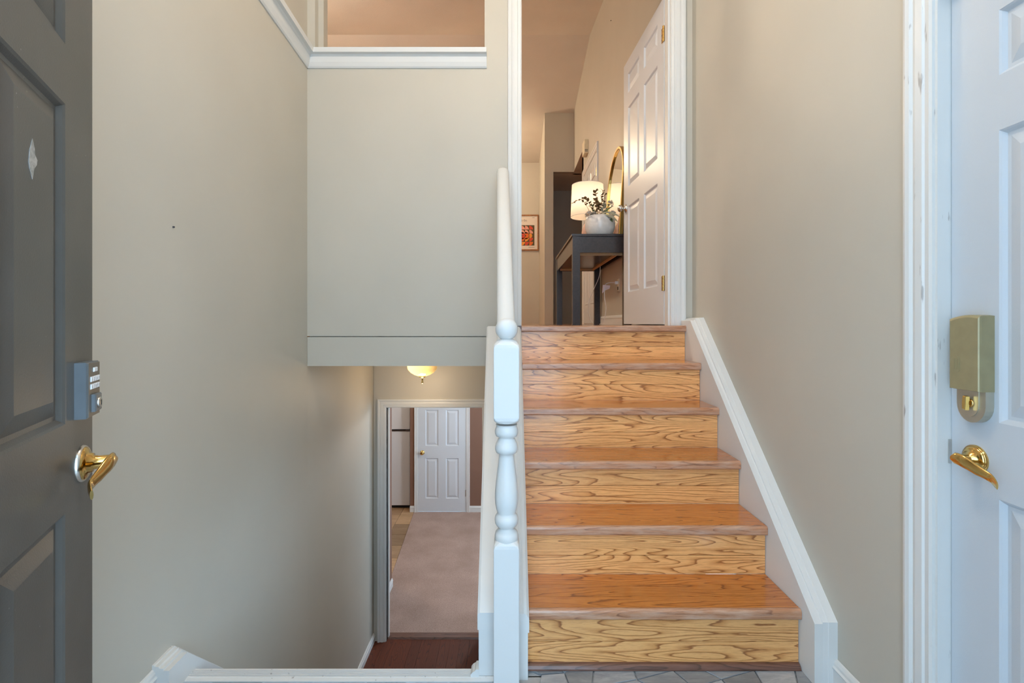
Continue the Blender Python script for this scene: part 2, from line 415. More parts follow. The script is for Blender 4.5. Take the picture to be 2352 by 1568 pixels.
# --- upper room shell
mb = MB()
mb.box(-4.6, left_x(1)-0.10, 0.17, WALL_Y, 0.95, UP); mb.box(-4.6, 3.2, WALL_Y+0.115, 9.9, 0.95, UP)
mb.box(0.05, HALL_X, WALL_Y, WALL_Y+0.115, 0.95, UP)
struct(mb.build('floor_upper', OAKT), 'oak floor of the upper level', 'floor')
mb = MB()
mb.hexa([(-4.6,0.0,ceil_z(0)),(3.2,0.0,ceil_z(0)),(3.2,RIDGE_Y,RIDGE_Z),(-4.6,RIDGE_Y,RIDGE_Z),(-4.6,0.0,ceil_z(0)+0.1),(3.2,0.0,ceil_z(0)+0.1),(3.2,RIDGE_Y,RIDGE_Z+0.1),(-4.6,RIDGE_Y,RIDGE_Z+0.1)])
mb.hexa([(-4.6,RIDGE_Y,RIDGE_Z),(3.2,RIDGE_Y,RIDGE_Z),(3.2,9.9,ceil_z(9.9)),(-4.6,9.9,ceil_z(9.9)),(-4.6,RIDGE_Y,RIDGE_Z+0.1),(3.2,RIDGE_Y,RIDGE_Z+0.1),(3.2,9.9,ceil_z(9.9)+0.1),(-4.6,9.9,ceil_z(9.9)+0.1)])
struct(mb.build('ceiling', CEIL), 'stippled tan vaulted ceiling with a ridge across the upper hall', 'ceiling')
CORR = 3.64   # flat corridor ceiling level
mb = MB()
mb.box(HALL_X, HALL_X+0.10, WALL_Y+0.115, 7.14, UP, 4.94); mb.box(HALL_X, HALL_X+0.10, 7.14, 8.10, CORR, 4.94)
struct(mb.build('wall_hall_right', WALL), 'tan hall wall behind the desk and arched mirror', 'wall')
mb = MB(); mb.box(0.528, 0.669, 8.10, 9.72, UP, CORR); mb.box(0.528, HALL_X+0.1, 8.10, 8.20, CORR, ceil_z(8.1)+0.03)
mb.box(0.528, 0.60, 8.20, 9.72, CORR, ceil_z(8.2))
struct(mb.build('wall_hall_pier', WALL), 'tan pier and bulkhead at the mouth of the corridor', 'wall')
mb = MB(); mb.box(-4.6, 0.60, 9.72, 9.85, UP, ceil_z(9.72)+0.02)
struct(mb.build('wall_hall_end', WALL), 'tan end wall of the upper room where the poster hangs', 'wall')
mb = MB(); mb.box(0.60, 3.2, 9.27, 9.40, UP, CORR+0.02); mb.box(3.1, 3.2, 7.0, 9.3, UP, CORR); mb.box(HALL_X, 3.2, 7.0, 7.14, UP, CORR)
struct(mb.build('wall_corridor', WALL), 'dim tan walls of the side corridor behind the desk lamp', 'wall')
mb = MB(); mb.box(0.60, 3.2, 8.20, 9.40, CORR, CORR+0.05); mb.box(HALL_X+0.001, 3.2, 7.0, 8.25, CORR, CORR+0.05)
struct(mb.build('ceiling_corridor', CEIL), 'low stippled ceiling of the side corridor', 'ceiling')
mb = MB(); mb.box(-4.72, -4.6, 0.0, 9.9, UP, RIDGE_Z)
struct(mb.build('wall_far_left', WALL), 'far side wall of the upper room beyond the half wall', 'wall')

# --- lower level shell
mb = MB()
LX0, LX1, LTOP = -1.104, -0.262, 0.453
mb.box(-1.2185, LX0, 4.406, 4.51, LOW, 0.945); mb.box(LX1, 0.0, 4.406, 4.51, LOW, 0.945); mb.box(LX0, LX1, 4.406, 4.51, LTOP, 0.945)
struct(mb.build('wall_lower_doorway', WALL), 'greige wall around the lower doorway at the foot of the stairs', 'wall')
mb = MB()
mb.box(-1.38, -1.28, 4.51, 5.33, LOW, 0.945); mb.box(-1.38, -1.2185, 4.40, 4.51, LOW, 0.945)
struct(mb.build('wall_lower_stub', BROWN), 'brown stub wall just inside the lower doorway', 'wall')
mb = MB()
mb.box(-1.51, -1.392, 7.42, 7.52, LOW, 0.945); mb.box(-0.680, 1.7, 7.42, 7.52, LOW, 0.945); mb.box(-1.392, -0.680, 7.42, 7.52, LOW+2.045, 0.945)
struct(mb.build('wall_lower_back', BROWN), 'brown wall around the white door in the lower room', 'wall')
mb = MB()
mb.box(1.6, 1.7, 4.40, 4.85, LOW, 0.945); mb.box(1.6, 1.7, 7.15, 7.5, LOW, 0.945); mb.box(1.6, 1.7, 4.85, 7.15, LOW, -1.05); mb.box(1.6, 1.7, 4.85, 7.15, 0.45, 0.945)
mb.box(0.0, 1.7, 4.40, 4.51, LOW, 0.945)
struct(mb.build('wall_lower_right', BROWN), 'brown window wall of the lower room', 'wall')
mb = MB(); mb.box(-3.6, -3.5, 4.40, 8.6, LOW, 0.945); mb.box(-3.6, -1.3, 8.40, 8.5, LOW, 0.945); mb.box(-3.6, -1.38, 4.40, 4.51, LOW, 0.945); mb.box(-1.51, -1.4, 7.52, 8.4, LOW, 0.945)
struct(mb.build('wall_lower_kitchen', BROWN), 'brown kitchen walls behind the fridge', 'wall')
mb = MB(); mb.box(-1.2185, -0.02, WALL_Y+0.001, 4.41, 0.945, 0.949); mb.box(-3.6, 1.7, 4.40, 8.5, 0.945, 0.949)
struct(mb.build('ceiling_lower', CEIL), 'stippled ceiling of the lower level', 'ceiling')
mb = MB(); mb.box(-3.6, 1.7, 4.49, 8.5, LOW-0.05, LOW-0.012)
struct(mb.build('floor_lower', GROUT), 'base floor of the lower room', 'floor')
fl = bpy.data.objects['floor_lower']
# carpet with an angled edge against the kitchen tile
mb = MB(); z0, z1 = LOW-0.012, LOW
a = [(-1.28,4.51,z0),(1.6,4.51,z0),(1.6,7.42,z0),(-1.452,7.42,z0),(-1.33,5.45,z0),(-1.28,5.33,z0)]
mb.prism(a, [(x,y,z1) for x, y, z in a])
struct(mb.build('floor_carpet', CARPET), 'worn beige carpet in the lower room', 'carpet')
for i in range(7):
    for j in range(6):
        x1 = -1.30-0.335*j; y0 = 5.30+0.335*i+(0.0 if j % 2 == 0 else 0.0); x0 = x1-0.330
        xe = min(x1, -1.335-(y0+0.33-5.5)*0.062)
        q = [(x0,y0),(min(x1, -1.333-(max(y0,5.45)-5.45)*0.062) if j == 0 else x1,y0),(min(x1, -1.333-(y0+0.33-5.45)*0.062) if j == 0 else x1,y0+0.33),(x0,y0+0.33)]
        mb = MB(); mb.prism([(x,y,LOW-0.012) for x, y in q], [(x,y,LOW-0.002) for x, y in q]); mb.build('tile', KTILE, fl)
# dark hardwood at the foot of the stairs
mb = MB(); mb.box(-1.2185, -0.13, 3.2, 4.45, LOW-0.05, LOW-0.012)
fd = struct(mb.build('floor_hardwood', CHERRY), 'dark red hardwood floor at the foot of the lower stairs', 'floor')
x = -1.2165
k = 0
while x < -0.14:
    x2 = min(x+0.0845, -0.135); mb = MB(); mb.box(0, 1.235, -(x2-x)/2+0.0006, (x2-x)/2-0.0006, 0, 0.012)
    # boards run away from the viewer: long axis turned along the corridor
    o = mb.build('plank', CHERRY, fd); o.rotation_euler = (0, 0, PI/2)
    o.location = Vector(((x+x2)/2, 3.2+0.6175, LOW-0.012))-wloc(fd)
    x = x2; k += 1
mb = MB(); pr = [(0,0),(0.09,0),(0.085,0.010),(0.01,0.013)]
mb.prism([(LX0,4.43+a_,LOW+b_) for a_, b_ in pr], [(LX1,4.43+a_,LOW+b_) for a_, b_ in pr])
struct(mb.build('trim_2', SHOE), 'dark oak threshold strip between hardwood and carpet', 'threshold')

# --- landing
mb = MB(); mb.box(left_x(0.9)-0.05, RIGHT_X, 0.17, LAND_Y1-0.015, -0.06, -0.010); mb.box(0.0, RIGHT_X, LAND_Y1-0.02, 1.76, -0.06, -0.010)
fe = struct(mb.build('floor_entry', GROUT), 'grey slate tiled entry floor', 'floor')
# slate pieces: a jittered, turned grid of irregular four-sided stones
gs = 0.125; ang = math.radians(17); grid = {}
for i in range(-12, 22):
    for j in range(-14, 22):
        jx, jy = random.uniform(-.26,.26)*gs, random.uniform(-.22,.22)*gs
        u, v_ = i*gs+jx+(j % 2)*gs*0.4, j*gs*0.85+jy
        grid[i, j] = Vector((u*math.cos(ang)-v_*math.sin(ang), 0.9+u*math.sin(ang)+v_*math.cos(ang)))
def clip_poly(p, x0, x1, y0, y1):
    for ax, lim, sg in ((0, x0, 1), (0, x1, -1), (1, y0, 1), (1, y1, -1)):
        out = []
        for k in range(len(p)):
            a_, b_ = p[k], p[(k+1) % len(p)]; da, db = (a_[ax]-lim)*sg, (b_[ax]-lim)*sg
            if da >= 0: out.append(a_)
            if da*db < 0: out.append(a_+(b_-a_)*(da/(da-db)))
        p = out
        if len(p) < 3: return None
    return p
for (i, j) in list(grid):
    if (i+1, j+1) not in grid or (i+1, j) not in grid or (i, j+1) not in grid: continue
    q = [grid[i,j], grid[i+1,j], grid[i+1,j+1], grid[i,j+1]]
    c = sum(q, Vector((0,0)))/4
    q = [c+(p-c)*0.965 for p in q]
    lim = 1.752 if c.x > 0.03 else 1.672
    q = clip_poly(q, left_x(0.9)+0.02, RIGHT_X-0.004, 0.72, lim)
    if not q: continue
    if abs(sum(q[k].x*q[(k+1) % len(q)].y-q[(k+1) % len(q)].x*q[k].y for k in range(len(q))))/2 < 0.0006: continue
    h = -0.001+random.uniform(-.0012, .0004)
    c = sum(q, Vector((0,0)))/len(q)
    mb = MB(); mb.loft([[(p.x,p.y,-0.010) for p in q], [(p.x,p.y,h-0.002) for p in q], [((c+(p-c)*0.97).x,(c+(p-c)*0.97).y,h) for p in q]], smooth=False)
    mb.build('tile', SLATE, fe)
# fluted white nosing strip at the edge of the landing
mb = MB(); pr = [(1.675,-0.010),(1.675,0.001),(1.690,0.004)]
for k in range(5):
    y = 1.690+k*0.0082; pr += [(y+0.001,0.0050),(y+0.0046,0.0050),(y+0.0054,0.0),(y+0.0078,0.0)]
pr += [(1.735,0.002),(1.742,-0.004),(1.742,-0.045),(1.725,-0.045),(1.725,-0.010)]
mb.prism([(-1.118,y,z) for y, z in pr], [(-0.058,y,z) for y, z in pr])
struct(mb.build('trim_3', WORNW), 'fluted white nosing strip along the landing edge above the lower stairs', 'nosing strip')
mb = MB(); pr = [(-0.112,-0.04),(-0.112,0.030),(-0.122,0.030),(-0.126,0.024),(-0.134,0.020),(-0.140,0.012),(-0.140,-0.04)]
mb.prism([(x,1.690,z) for x, z in pr], [(x,1.735,z) for x, z in pr])
struct(mb.build('trim_4', WORNW), 'small white trim block at the foot of the newel post', 'trim')
mb = MB(); mb.box(-0.9, 0.9, -1.6, 0.17, -0.25, -0.07)
struct(mb.build('floor_porch', CONC), 'concrete porch slab outside the entry', 'floor')
mb = MB(); mb.box(-4.7, 3.3, 0.0, 10.0, -1.75, -1.66)
struct(mb.build('floor_foundation', CONC), 'concrete slab under the house', 'floor')
mb = MB(); mb.box(-0.5, 0.5, 0.0, 0.17, -0.07, 0.0)
struct(mb.build('trim_5', NICKEL), 'entry door threshold', 'threshold')

# lower flight (hidden below the landing edge)
t = empty('lower_staircase', (-0.65, 2.4, LOW)); tag(t, 'dark hardwood stairs dropping from the landing to the lower doorway', 'staircase')
for k in range(7):
    zt = -0.2*(k+1); y = 1.745+0.208*k
    mb = MB(); mb.box(-1.10, -0.165, y, y+0.23, zt-0.03, zt); mb.build('tread', CHERRY, t)
for k in range(8):
    zt = -0.2*k-0.03; y = 1.735+0.208*k
    mb = MB(); mb.box(-1.10, -0.165, y, y+0.012, zt-0.169, zt-(0.016 if k == 0 else 0)); mb.build('riser', CHERRY, t)

# ================================================================== TRIM
# ledge on the half walls
LEDGE = [(0,0),(0.0,0.006),(0.008,0.012),(0.030,0.020),(0.058,0.026),(0.068,0.036),(0.072,0.052),(0.098,0.056),(0.098,-0.13),(0.078,-0.13),(0.078,0)]
zb = 2.712
mb = MB(); mb.sweep([(-0.150, WALL_Y, zb), (-1.2185, WALL_Y, zb)], [(a_, b_) for a_, b_ in LEDGE], (0,-1,0))
struct(mb.build('trim_6', WHITE), 'white moulded ledge capping the half wall facing the entry', 'ledge')
nl = Vector((1, 0.050, 0)).normalized()
mb = MB(); mb.sweep([(left_x(WALL_Y), WALL_Y, zb), (left_x(0.2), 0.2, zb)], LEDGE, tuple(nl))
struct(mb.build('trim_7', WHITE), 'white moulded ledge capping the left half wall', 'ledge')

# casing of the doorway at the head of the stairs
JL, JR, JT = 0.057, 0.945, 3.235
mb = MB(); mb.sweep([(JL-0.002, WALL_Y, UP), (JL-0.002, WALL_Y, JT), (JR+0.006, WALL_Y, JT), (JR+0.006, WALL_Y, UP)], [(-a_, b_) for a_, b_ in casing_prof(0.080)], (0,-1,0))
mb.box(JL-0.02, JL, WALL_Y-0.004, WALL_Y+0.12, UP, JT); mb.box(JR, JR+0.02, WALL_Y-0.004, WALL_Y+0.12, UP, JT); mb.box(JL-0.02, JR+0.02, WALL_Y-0.004, WALL_Y+0.12, JT, JT+0.02)
mb.box(JR-0.011, JR, WALL_Y+0.02, WALL_Y+0.072, UP, JT)
struct(mb.build('trim_8', WHITE), 'white moulded casing around the doorway at the head of the stairs', 'door frame')
# lower doorway casing
mb = MB(); mb.sweep([(LX0-0.006, 4.406, LOW), (LX0-0.006, 4.406, LTOP+0.006), (LX1+0.006, 4.406, LTOP+0.006), (LX1+0.006, 4.406, LOW)], [(-a_, b_) for a_, b_ in casing_prof(0.072)], (0,-1,0))
mb.box(LX0-0.018, LX0, 4.402, 4.515, LOW, LTOP); mb.box(LX1, LX1+0.018, 4.402, 4.515, LOW, LTOP); mb.box(LX0-0.018, LX1+0.018, 4.402, 4.515, LTOP, LTOP+0.018)
mb.box(LX0, LX0+0.012, 4.44, 4.475, LOW, LTOP)
struct(mb.build('trim_9', WHITE), 'white moulded casing around the lower doorway', 'door frame')
# right side door casing
DY1 = 1.258
mb = MB(); mb.sweep([(RIGHT_X, DY1+0.008, 0.0), (RIGHT_X, DY1+0.008, 2.05), (RIGHT_X, 0.36, 2.05), (RIGHT_X, 0.36, 0.0)], [(-a_, b_) for a_, b_ in casing_prof(0.084, 1.1)], (-1,0,0))
mb.box(RIGHT_X-0.004, RIGHT_X+0.12, DY1, DY1+0.02, 0.0, 2.05); mb.box(RIGHT_X-0.004, RIGHT_X+0.12, 0.36, 0.38, 0.0, 2.05); mb.box(RIGHT_X-0.004, RIGHT_X+0.12, 0.36, DY1+0.02, 2.04, 2.06)
struct(mb.build('trim_10', WORNW), 'worn white casing of the side door with chipped paint', 'door frame')
# baseboards
mb = MB(); mb.sweep([(RIGHT_X-0.001, 1.345, 0.0), (RIGHT_X-0.001, 1.66, 0.0)], base_prof(0.092), (-1,0,0))
struct(mb.build('baseboard_right', WHITE), 'white baseboard on the wall between side door and staircase', 'baseboard')
mb = MB(); mb.sweep([(left_x(1.615), 1.615, 0.0), (left_x(0.2), 0.2, 0.0)], base_prof(0.092), tuple(nl))
struct(mb.build('baseboard_left', WHITE), 'white baseboard along the left wall of the landing', 'baseboard')
mb = MB(); mb.sweep([(-1.2185, 4.40, LOW), (-1.2185, 3.3, LOW)], base_prof(0.075), (1,0,0))
struct(mb.build('baseboard_stairwell', WHITE), 'white baseboard at the foot of the lower stairwell wall', 'baseboard')
mb = MB(); mb.sweep([(-1.28, 5.33, LOW), (-1.28, 4.515, LOW)], base_prof(0.085), (1,0,0))
struct(mb.build('baseboard_stub', WHITE), 'white baseboard on the brown stub wall inside the lower doorway', 'baseboard')
for nm, x0, x1, lab in (('baseboard_lower_left', -1.512, -1.445, 'short white baseboard between fridge and white lower door'), ('baseboard_lower_right', -0.63, 1.6, 'white baseboard right of the white lower door')):
    mb = MB(); mb.sweep([(x1, 7.42, LOW), (x0, 7.42, LOW)], base_prof(0.09), (0,-1,0)); struct(mb.build(nm, WHITE), lab, 'baseboard')
mb = MB(); mb.sweep([(HALL_X, 3.12, UP), (HALL_X, 5.66, UP)], base_prof(0.09), (-1,0,0))
struct(mb.build('baseboard_hall', WHITE), 'white baseboard on the hall wall under the desk', 'baseboard')

# ================================================================== UPPER FLIGHT
STX0, STX1 = 0.055, 0.998
RISE, RUN, RY0 = 0.197, 0.2292, 1.745
st = empty('oak_staircase', (0.52, 2.3, 0.0)); tag(st, 'honey oak staircase of six risers climbing to the upper hall', 'staircase')
ZT = [0.0, 0.210, 0.404, 0.595, 0.789, 0.987, 1.184]
NT, NP = 0.036, 0.020            # nosing thickness and projection
for i in range(6):
    y = RY0+RUN*i; z = ZT[i]; zt = ZT[i+1]; h = zt-z-NT
    mb = MB(); mb.box(STX0+0.003, STX1-0.003, y+0.012, y+0.026, z, z+h); rc = mb.build('riser', SHOE, st)
    split = z+h*(0.47 if i % 2 else 0.52)
    for z0, z1 in ((z+0.0005, split-0.0009), (split+0.0009, z+h)):
        mb = MB(); mb.box(STX0, STX1, y, y+0.012, z0, z1); mb.build('plank', OAK, rc)
    yb = y+RUN if i < 5 else WALL_Y+0.01
    mb = MB(); mb.box(STX0+0.003, STX1-0.003, y+0.013, yb+(0.012 if i < 5 else -0.001), zt-0.024, zt-0.012); tc = mb.build('tread', SHOE, st)
    pr = [(0.013, -NT), (0.013, -0.013), (0.000, -0.013), (-0.004, 0.0)]
    for k in range(7):
        a_ = PI/2+PI/2*k/6; pr.append((-NP+0.011+0.011*math.cos(a_), -0.011+0.011*math.sin(a_)))
    for k in range(5):
        a_ = PI+PI/2*k/4; pr.append((-NP+0.008+0.008*math.cos(a_), -NT+0.008+0.008*math.sin(a_)))
    mb = MB(); ring = [(y+a_, zt+b_) for a_, b_ in pr]
    mb.prism([(STX0,a_,b_) for a_, b_ in ring], [(STX1+0.001,a_,b_) for a_, b_ in ring]); mb.build('nosing', NOSE, tc)
    ys = [y-0.0035, y+0.0665, y+0.149, yb-0.0005] if i < 5 else [y-0.0035, yb]
    for k in range(len(ys)-1):
        mb = MB(); mb.box(STX0, STX1, ys[k]+0.0006, ys[k+1]-0.0006, zt-0.0125, zt); mb.build('plank', OAKT, tc)
mb = MB(); pr = [(0,0)]+[(-0.019*math.cos(k*PI/12), 0.019*math.sin(k*PI/12)) for k in range(7)]
mb.prism([(STX0, RY0+a_, b_) for a_, b_ in pr], [(STX1, RY0+a_, b_) for a_, b_ in pr]); o = mb.build('shoe_moulding', SHOE, st)
o['label'] = 'dark brown quarter round at the foot of the stairs'

# right skirt board with sloping cap
sl = RISE/RUN
def skirt_top(y): return RISE+0.055+(y-(RY0-0.03))*sl
SK_X0, SK_X1 = 1.000, RIGHT_X
mb = MB(); ya = 1.655; yb = 2.975
ybr = RY0-0.030-0.012
top0 = skirt_top(ybr)
prof = [(ya,0.0),(ya,top0-(ybr-ya)*0.15)]
knee = ya; topk = 0.205
prof = [(ya,0.0),(ya,topk)]
ycross = ya+0.0
zend = UP+0.03
ytop = ya+(zend-topk)/sl*0.985
prof += [(ytop,zend),(yb,zend),(yb,UP-0.25),(RY0+0.2,0.0)]
mb.prism([(SK_X0,y,z) for y, z in prof], [(SK_X1,y,z) for y, z in prof])
sk = struct(mb.build('trim_11', WHITE), 'white skirt board along the wall side of the oak stairs', 'skirt board')
capp = [(0,-0.004),(0.0,0.064),(0.006,0.066),(0.008,0.058),(0.012,0.056),(0.016,0.048),(0.022,0.046),(0.024,0.030),(0.026,0.028),(0.028,-0.004)]
mb = MB(); mb.sweep([(SK_X1,ya+0.012,0.0),(SK_X1,ya+0.012,topk),(SK_X1,ytop,zend),(SK_X1,yb,zend)], [(a_-0.010, b_) for a_, b_ in capp], (-1,0,0))
struct(mb.build('trim_12', WHITE), 'white moulded cap running down the stair skirt board to the floor', 'moulding')

# left skirt of the lower flight: short level piece, then slopes down
mb = MB(); lx = left_x(1.7)
prof = [(1.600,0.0),(1.600,0.088),(1.690,0.088),(2.30,0.088-0.61*0.96),(2.30,-0.62),(1.72,-0.10),(1.70,0.0)]
mb.prism([(lx+0.058,y,z) for y, z in prof], [(lx-0.004,y,z) for y, z in prof])
struct(mb.build('trim_13', WHITE), 'white skirt board turning down into the lower stairwell on the left wall', 'skirt board')
mb = MB(); mb.sweep([(lx,2.30,0.090-0.61*0.96),(lx,1.690,0.090),(lx,1.598,0.090)], [(a_-0.002, b_*0.72) for a_, b_ in [(0,0),(0,0.056),(0.008,0.056),(0.009,0.040),(0.014,0.036),(0.014,0.018),(0.018,0.016),(0.018,0)]], (1,0,0))
struct(mb.build('trim_14', WORNW), 'stepped white cap on the skirt at the top of the lower stairs', 'moulding')

# knee wall between the flights
def kx0(y): return -0.113-0.0235*(y-1.70)
def kx1(y): return 0.054-0.004*(y-1.70)
def cap_z(y): return 0.205+(y-1.697)*0.806
mb = MB(); ka, kb = 1.697, 2.885
P = []
for y, zb_ in ((ka, -0.05), (kb, 0.6)):
    P.append([(kx0(y),y,-0.05 if y < 2 else 0.55),(kx1(y),y,-0.05 if y < 2 else 0.55),(kx1(y),y,cap_z(y)),(kx0(y),y,cap_z(y))])
mb.prism(P[0], P[1])
wk = struct(mb.build('wall_knee', WHITE), 'low white stringer wall between the up and down flights', 'stringer wall')
mb = MB()
ca = [(-0.004,0.0),(-0.004,0.016),(0.002,0.022)]
def capring(y):
    z = cap_z(y); a_, b_ = kx0(y), kx1(y)
    return [(a_-0.004,y,z-0.04),(a_-0.004,y,z+0.012),(a_+0.004,y,z+0.018),(b_-0.030,y,z+0.018),(b_-0.022,y,z+0.012),(b_-0.014,y,z+0.016),(b_-0.004,y,z+0.010),(b_+0.004,y,z-0.002),(b_+0.004,y,z-0.05)]
mb.loft([capring(ka-0.004), capring(kb)], smooth=False)
struct(mb.build('trim_15', WHITE), 'white moulded cap sloping along the stringer wall behind the newel post', 'moulding')
mb = MB(); mb.box(-0.135, -0.02, 1.75, 4.406, LOW, -0.9); mb.box(-0.135, -0.02, 2.4, 4.406, -0.9, 0.55); mb.box(-0.135, -0.02, 2.9, 4.406, 0.5, 0.945)
struct(mb.build('wall_stairwell', WALL), 'greige wall enclosing the lower stairs under the upper flight', 'wall')

# railing: newel post, handrail, balusters
NX, NY = -0.018, 1.652
np_ = empty('newel_post', (NX, NY, 0.0)); tag(np_, 'white turned newel post with ball finial at the foot of the oak stairs', 'newel post')
def zpx(c): return 1.2-((700+c/2.613)-741)*0.00143
hw = 0.0415
def sq(z0, z1, ct, cb):
    mb = MB(); rings = []
    def ring(z, h, r): return [(NX+a_, NY+b_, z) for a_, b_ in rrect(-h, h, -h, h, r, 3)]
    rs = []
    if cb: rs += [ring(z0, hw-0.006, 0.030), ring(z0+0.010, hw-0.001, 0.012)]
    rs += [ring(z0+(0.020 if cb else 0), hw, 0.003), ring(z1-(0.020 if ct else 0), hw, 0.003)]
    if ct: rs += [ring(z1-0.010, hw-0.001, 0.012), ring(z1, hw-0.006, 0.030)]
    return mb.loft(rs, smooth=False)
o = sq(0.0, 0.490, True, False).build('lower_block', WHITE, np_)
o = sq(0.872, 1.138, True, True).build('upper_block', WHITE, np_)
prof = [(0.036,zpx(1432)),(0.037,zpx(1420)),(0.0375,zpx(1412)),(0.0390,zpx(1400)),(0.0392,zpx(1385)),(0.0365,zpx(1365)),(0.029,zpx(1350)),(0.0240,zpx(1342)),(0.0240,zpx(1336)),(0.032,zpx(1328)),(0.038,zpx(1310)),(0.0392,zpx(1290)),(0.0375,zpx(1270)),(0.033,zpx(1258)),(0.030,zpx(1252)),(0.0305,zpx(1246)),(0.034,zpx(1225)),(0.0375,zpx(1195)),(0.0388,zpx(1160)),(0.038,zpx(1120)),(0.0350,zpx(1060)),(0.0310,zpx(1005)),(0.0275,zpx(955)),(0.0252,zpx(915)),(0.0246,zpx(898)),(0.027,zpx(893)),(0.034,zpx(886)),(0.0378,zpx(868)),(0.0382,zpx(852)),(0.0345,zpx(828)),(0.030,zpx(815)),(0.0290,zpx(806)),(0.0252,zpx(800)),(0.0252,zpx(796)),(0.0345,zpx(788)),(0.0385,zpx(768)),(0.0385,zpx(752)),(0.0355,zpx(735)),(0.033,zpx(726)),(0.036,zpx(718))]
mb = MB(); mb.lathe(NX, NY, prof, 40); mb.build('turned_shaft', WHITE, np_)
prof = [(0.036,1.134),(0.034,1.141),(0.026,1.143),(0.024,1.146)]
cz, rr = 1.1785, 0.0370
for k in range(3, 25):
    a_ = -PI/2+PI*k/24; prof.append((max(0.0005, rr*math.cos(a_)), cz+rr*math.sin(a_)))
mb = MB(); mb.lathe(NX, NY, prof, 40); mb.build('ball_finial', WHITE, np_)

def rail_pt(s): 
    y = 1.693+(2.955-1.693)*s
    return Vector((-0.017-0.0385*s, y, 1.020+(2.120-1.020)*s))
mb = MB(); pr = [(0.030,-0.028),(0.034,-0.010),(0.034,0.010),(0.028,0.024),(0.014,0.031),(0,0.033),(-0.014,0.031),(-0.028,0.024),(-0.034,0.010),(-0.034,-0.010),(-0.030,-0.028)]
rings = []
dirv = (rail_pt(1)-rail_pt(0)).normalized(); up = Vector((1,0,0)).cross(dirv).normalized()
side = dirv.cross(up).normalized()
for s in (0.022, 0.03, 0.5, 0.94): rings.append([rail_pt(s)+side*a_+up*b_ for a_, b_ in pr])
rings.append([rail_pt(0.955)+side*a_*0.96+up*b_*0.9 for a_, b_ in pr]); rings.append([rail_pt(0.96)+side*a_*0.85+up*b_*0.7 for a_, b_ in pr])
mb.loft(rings)
tag(mb.build('handrail', WHITE), 'white rounded handrail rising from the newel post to the wall', 'handrail')
for k in range(5):
    s = 0.12+0.19*k; p = rail_pt(s); y = p.y; zb_ = cap_z(y)+0.018; zt = p.z-0.056
    L_ = zt-zb_; w = 0.016
    def bring(z, h, r): return [(p.x+a_, y+b_, z) for a_, b_ in rrect(-h, h, -h, h, r, 2)]
    mb = MB()
    hs = [(0,w,.002),(0.20,w,.002),(0.215,w*0.95,w*0.9),(0.24,w*0.7,w*0.69),(0.26,w,w*.99),(0.29,w*.65,w*.64),(0.40,w*.95,w*.94),(0.62,w*.6,w*.59),(0.70,w*.85,w*.84),(0.72,w*.6,w*.59),(0.76,w*.95,w*.9),(0.78,w,.002),(1.0,w,.002)]
    mb.loft([bring(zb_+L_*a_, h, r) for a_, h, r in hs])
    tag(mb.build('baluster', WHITE), ('white turned baluster nearest the newel post', 'white turned baluster, second from the newel post', 'middle white turned baluster of the five under the handrail', 'white turned baluster, second from the wall', 'white turned baluster nearest the wall end of the handrail')[k], 'baluster', 'balusters under the stair handrail')

# ================================================================== DOORS
def panel_door(name, O, U, Nrm, w, h, t, rows, stile, mull, mat, parts=True):
    """O hinge-bottom corner on the front face, U along the width, Nrm out of the front face"""
    O, U, Nrm = Vector(O), Vector(U).normalized(), Vector(Nrm).normalized()
    root = empty(name, O+U*w/2-Nrm*t/2)
    def P(u, z, n): return O+U*u+Nrm*n+Vector((0,0,z))
    us = [0, stile, (w-mull)/2, (w+mull)/2, w-stile, w]
    zs = [0]
    for a_, b_ in rows: zs += [a_, b_]
    zs.append(h)
    mb = MB()
    for i in range(5):
        for j in range(len(zs)-1):
            if i in (1, 3) and j % 2 == 1: continue
            u0, u1, z0, z1 = us[i], us[i+1], zs[j], zs[j+1]
            mb.add([P(u0,z0,0),P(u1,z0,0),P(u1,z1,0),P(u0,z1,0)], [(0,1,2,3)])
            mb.add([P(u0,z0,-t),P(u1,z0,-t),P(u1,z1,-t),P(u0,z1,-t)], [(3,2,1,0)])
    mb.add([P(0,0,0),P(w,0,0),P(w,h,0),P(0,h,0),P(0,0,-t),P(w,0,-t),P(w,h,-t),P(0,h,-t)], [(0,4,5,1),(1,5,6,2),(2,6,7,3),(3,7,4,0)])
    mb.build('leaf', mat, root)
    lp = [(0,0),(0.004,-0.003),(0.010,-0.0105),(0.018,-0.0105),(0.024,-0.0085),(0.044,-0.0025),(0.046,-0.002)]
    for i in (1, 3):
        for a_, b_ in rows:
            mb = MB()
            for side_ in (0, 1):
                rings = []
                for ins, d in lp:
                    n = d if side_ == 0 else -t-d
                    u0, u1, z0, z1 = us[i]+ins, us[i+1]-ins, a_+ins, b_-ins
                    rings.append([P(u0,z0,n),P(u1,z0,n),P(u1,z1,n),P(u0,z1,n)])
                mb.loft(rings, True, False, False); mb.add(rings[-1], [(0,1,2,3)])
            mb.build('panel', mat, root)
    return root, P
def frameM(O, X, Y, Z):
    X, Y, Z = Vector(X).normalized(), Vector(Y).normalized(), Vector(Z).normalized()
    M = Matrix.Identity(4)
    for r in range(3): M[r][0], M[r][1], M[r][2], M[r][3] = X[r], Y[r], Z[r], Vector(O)[r]
    return M
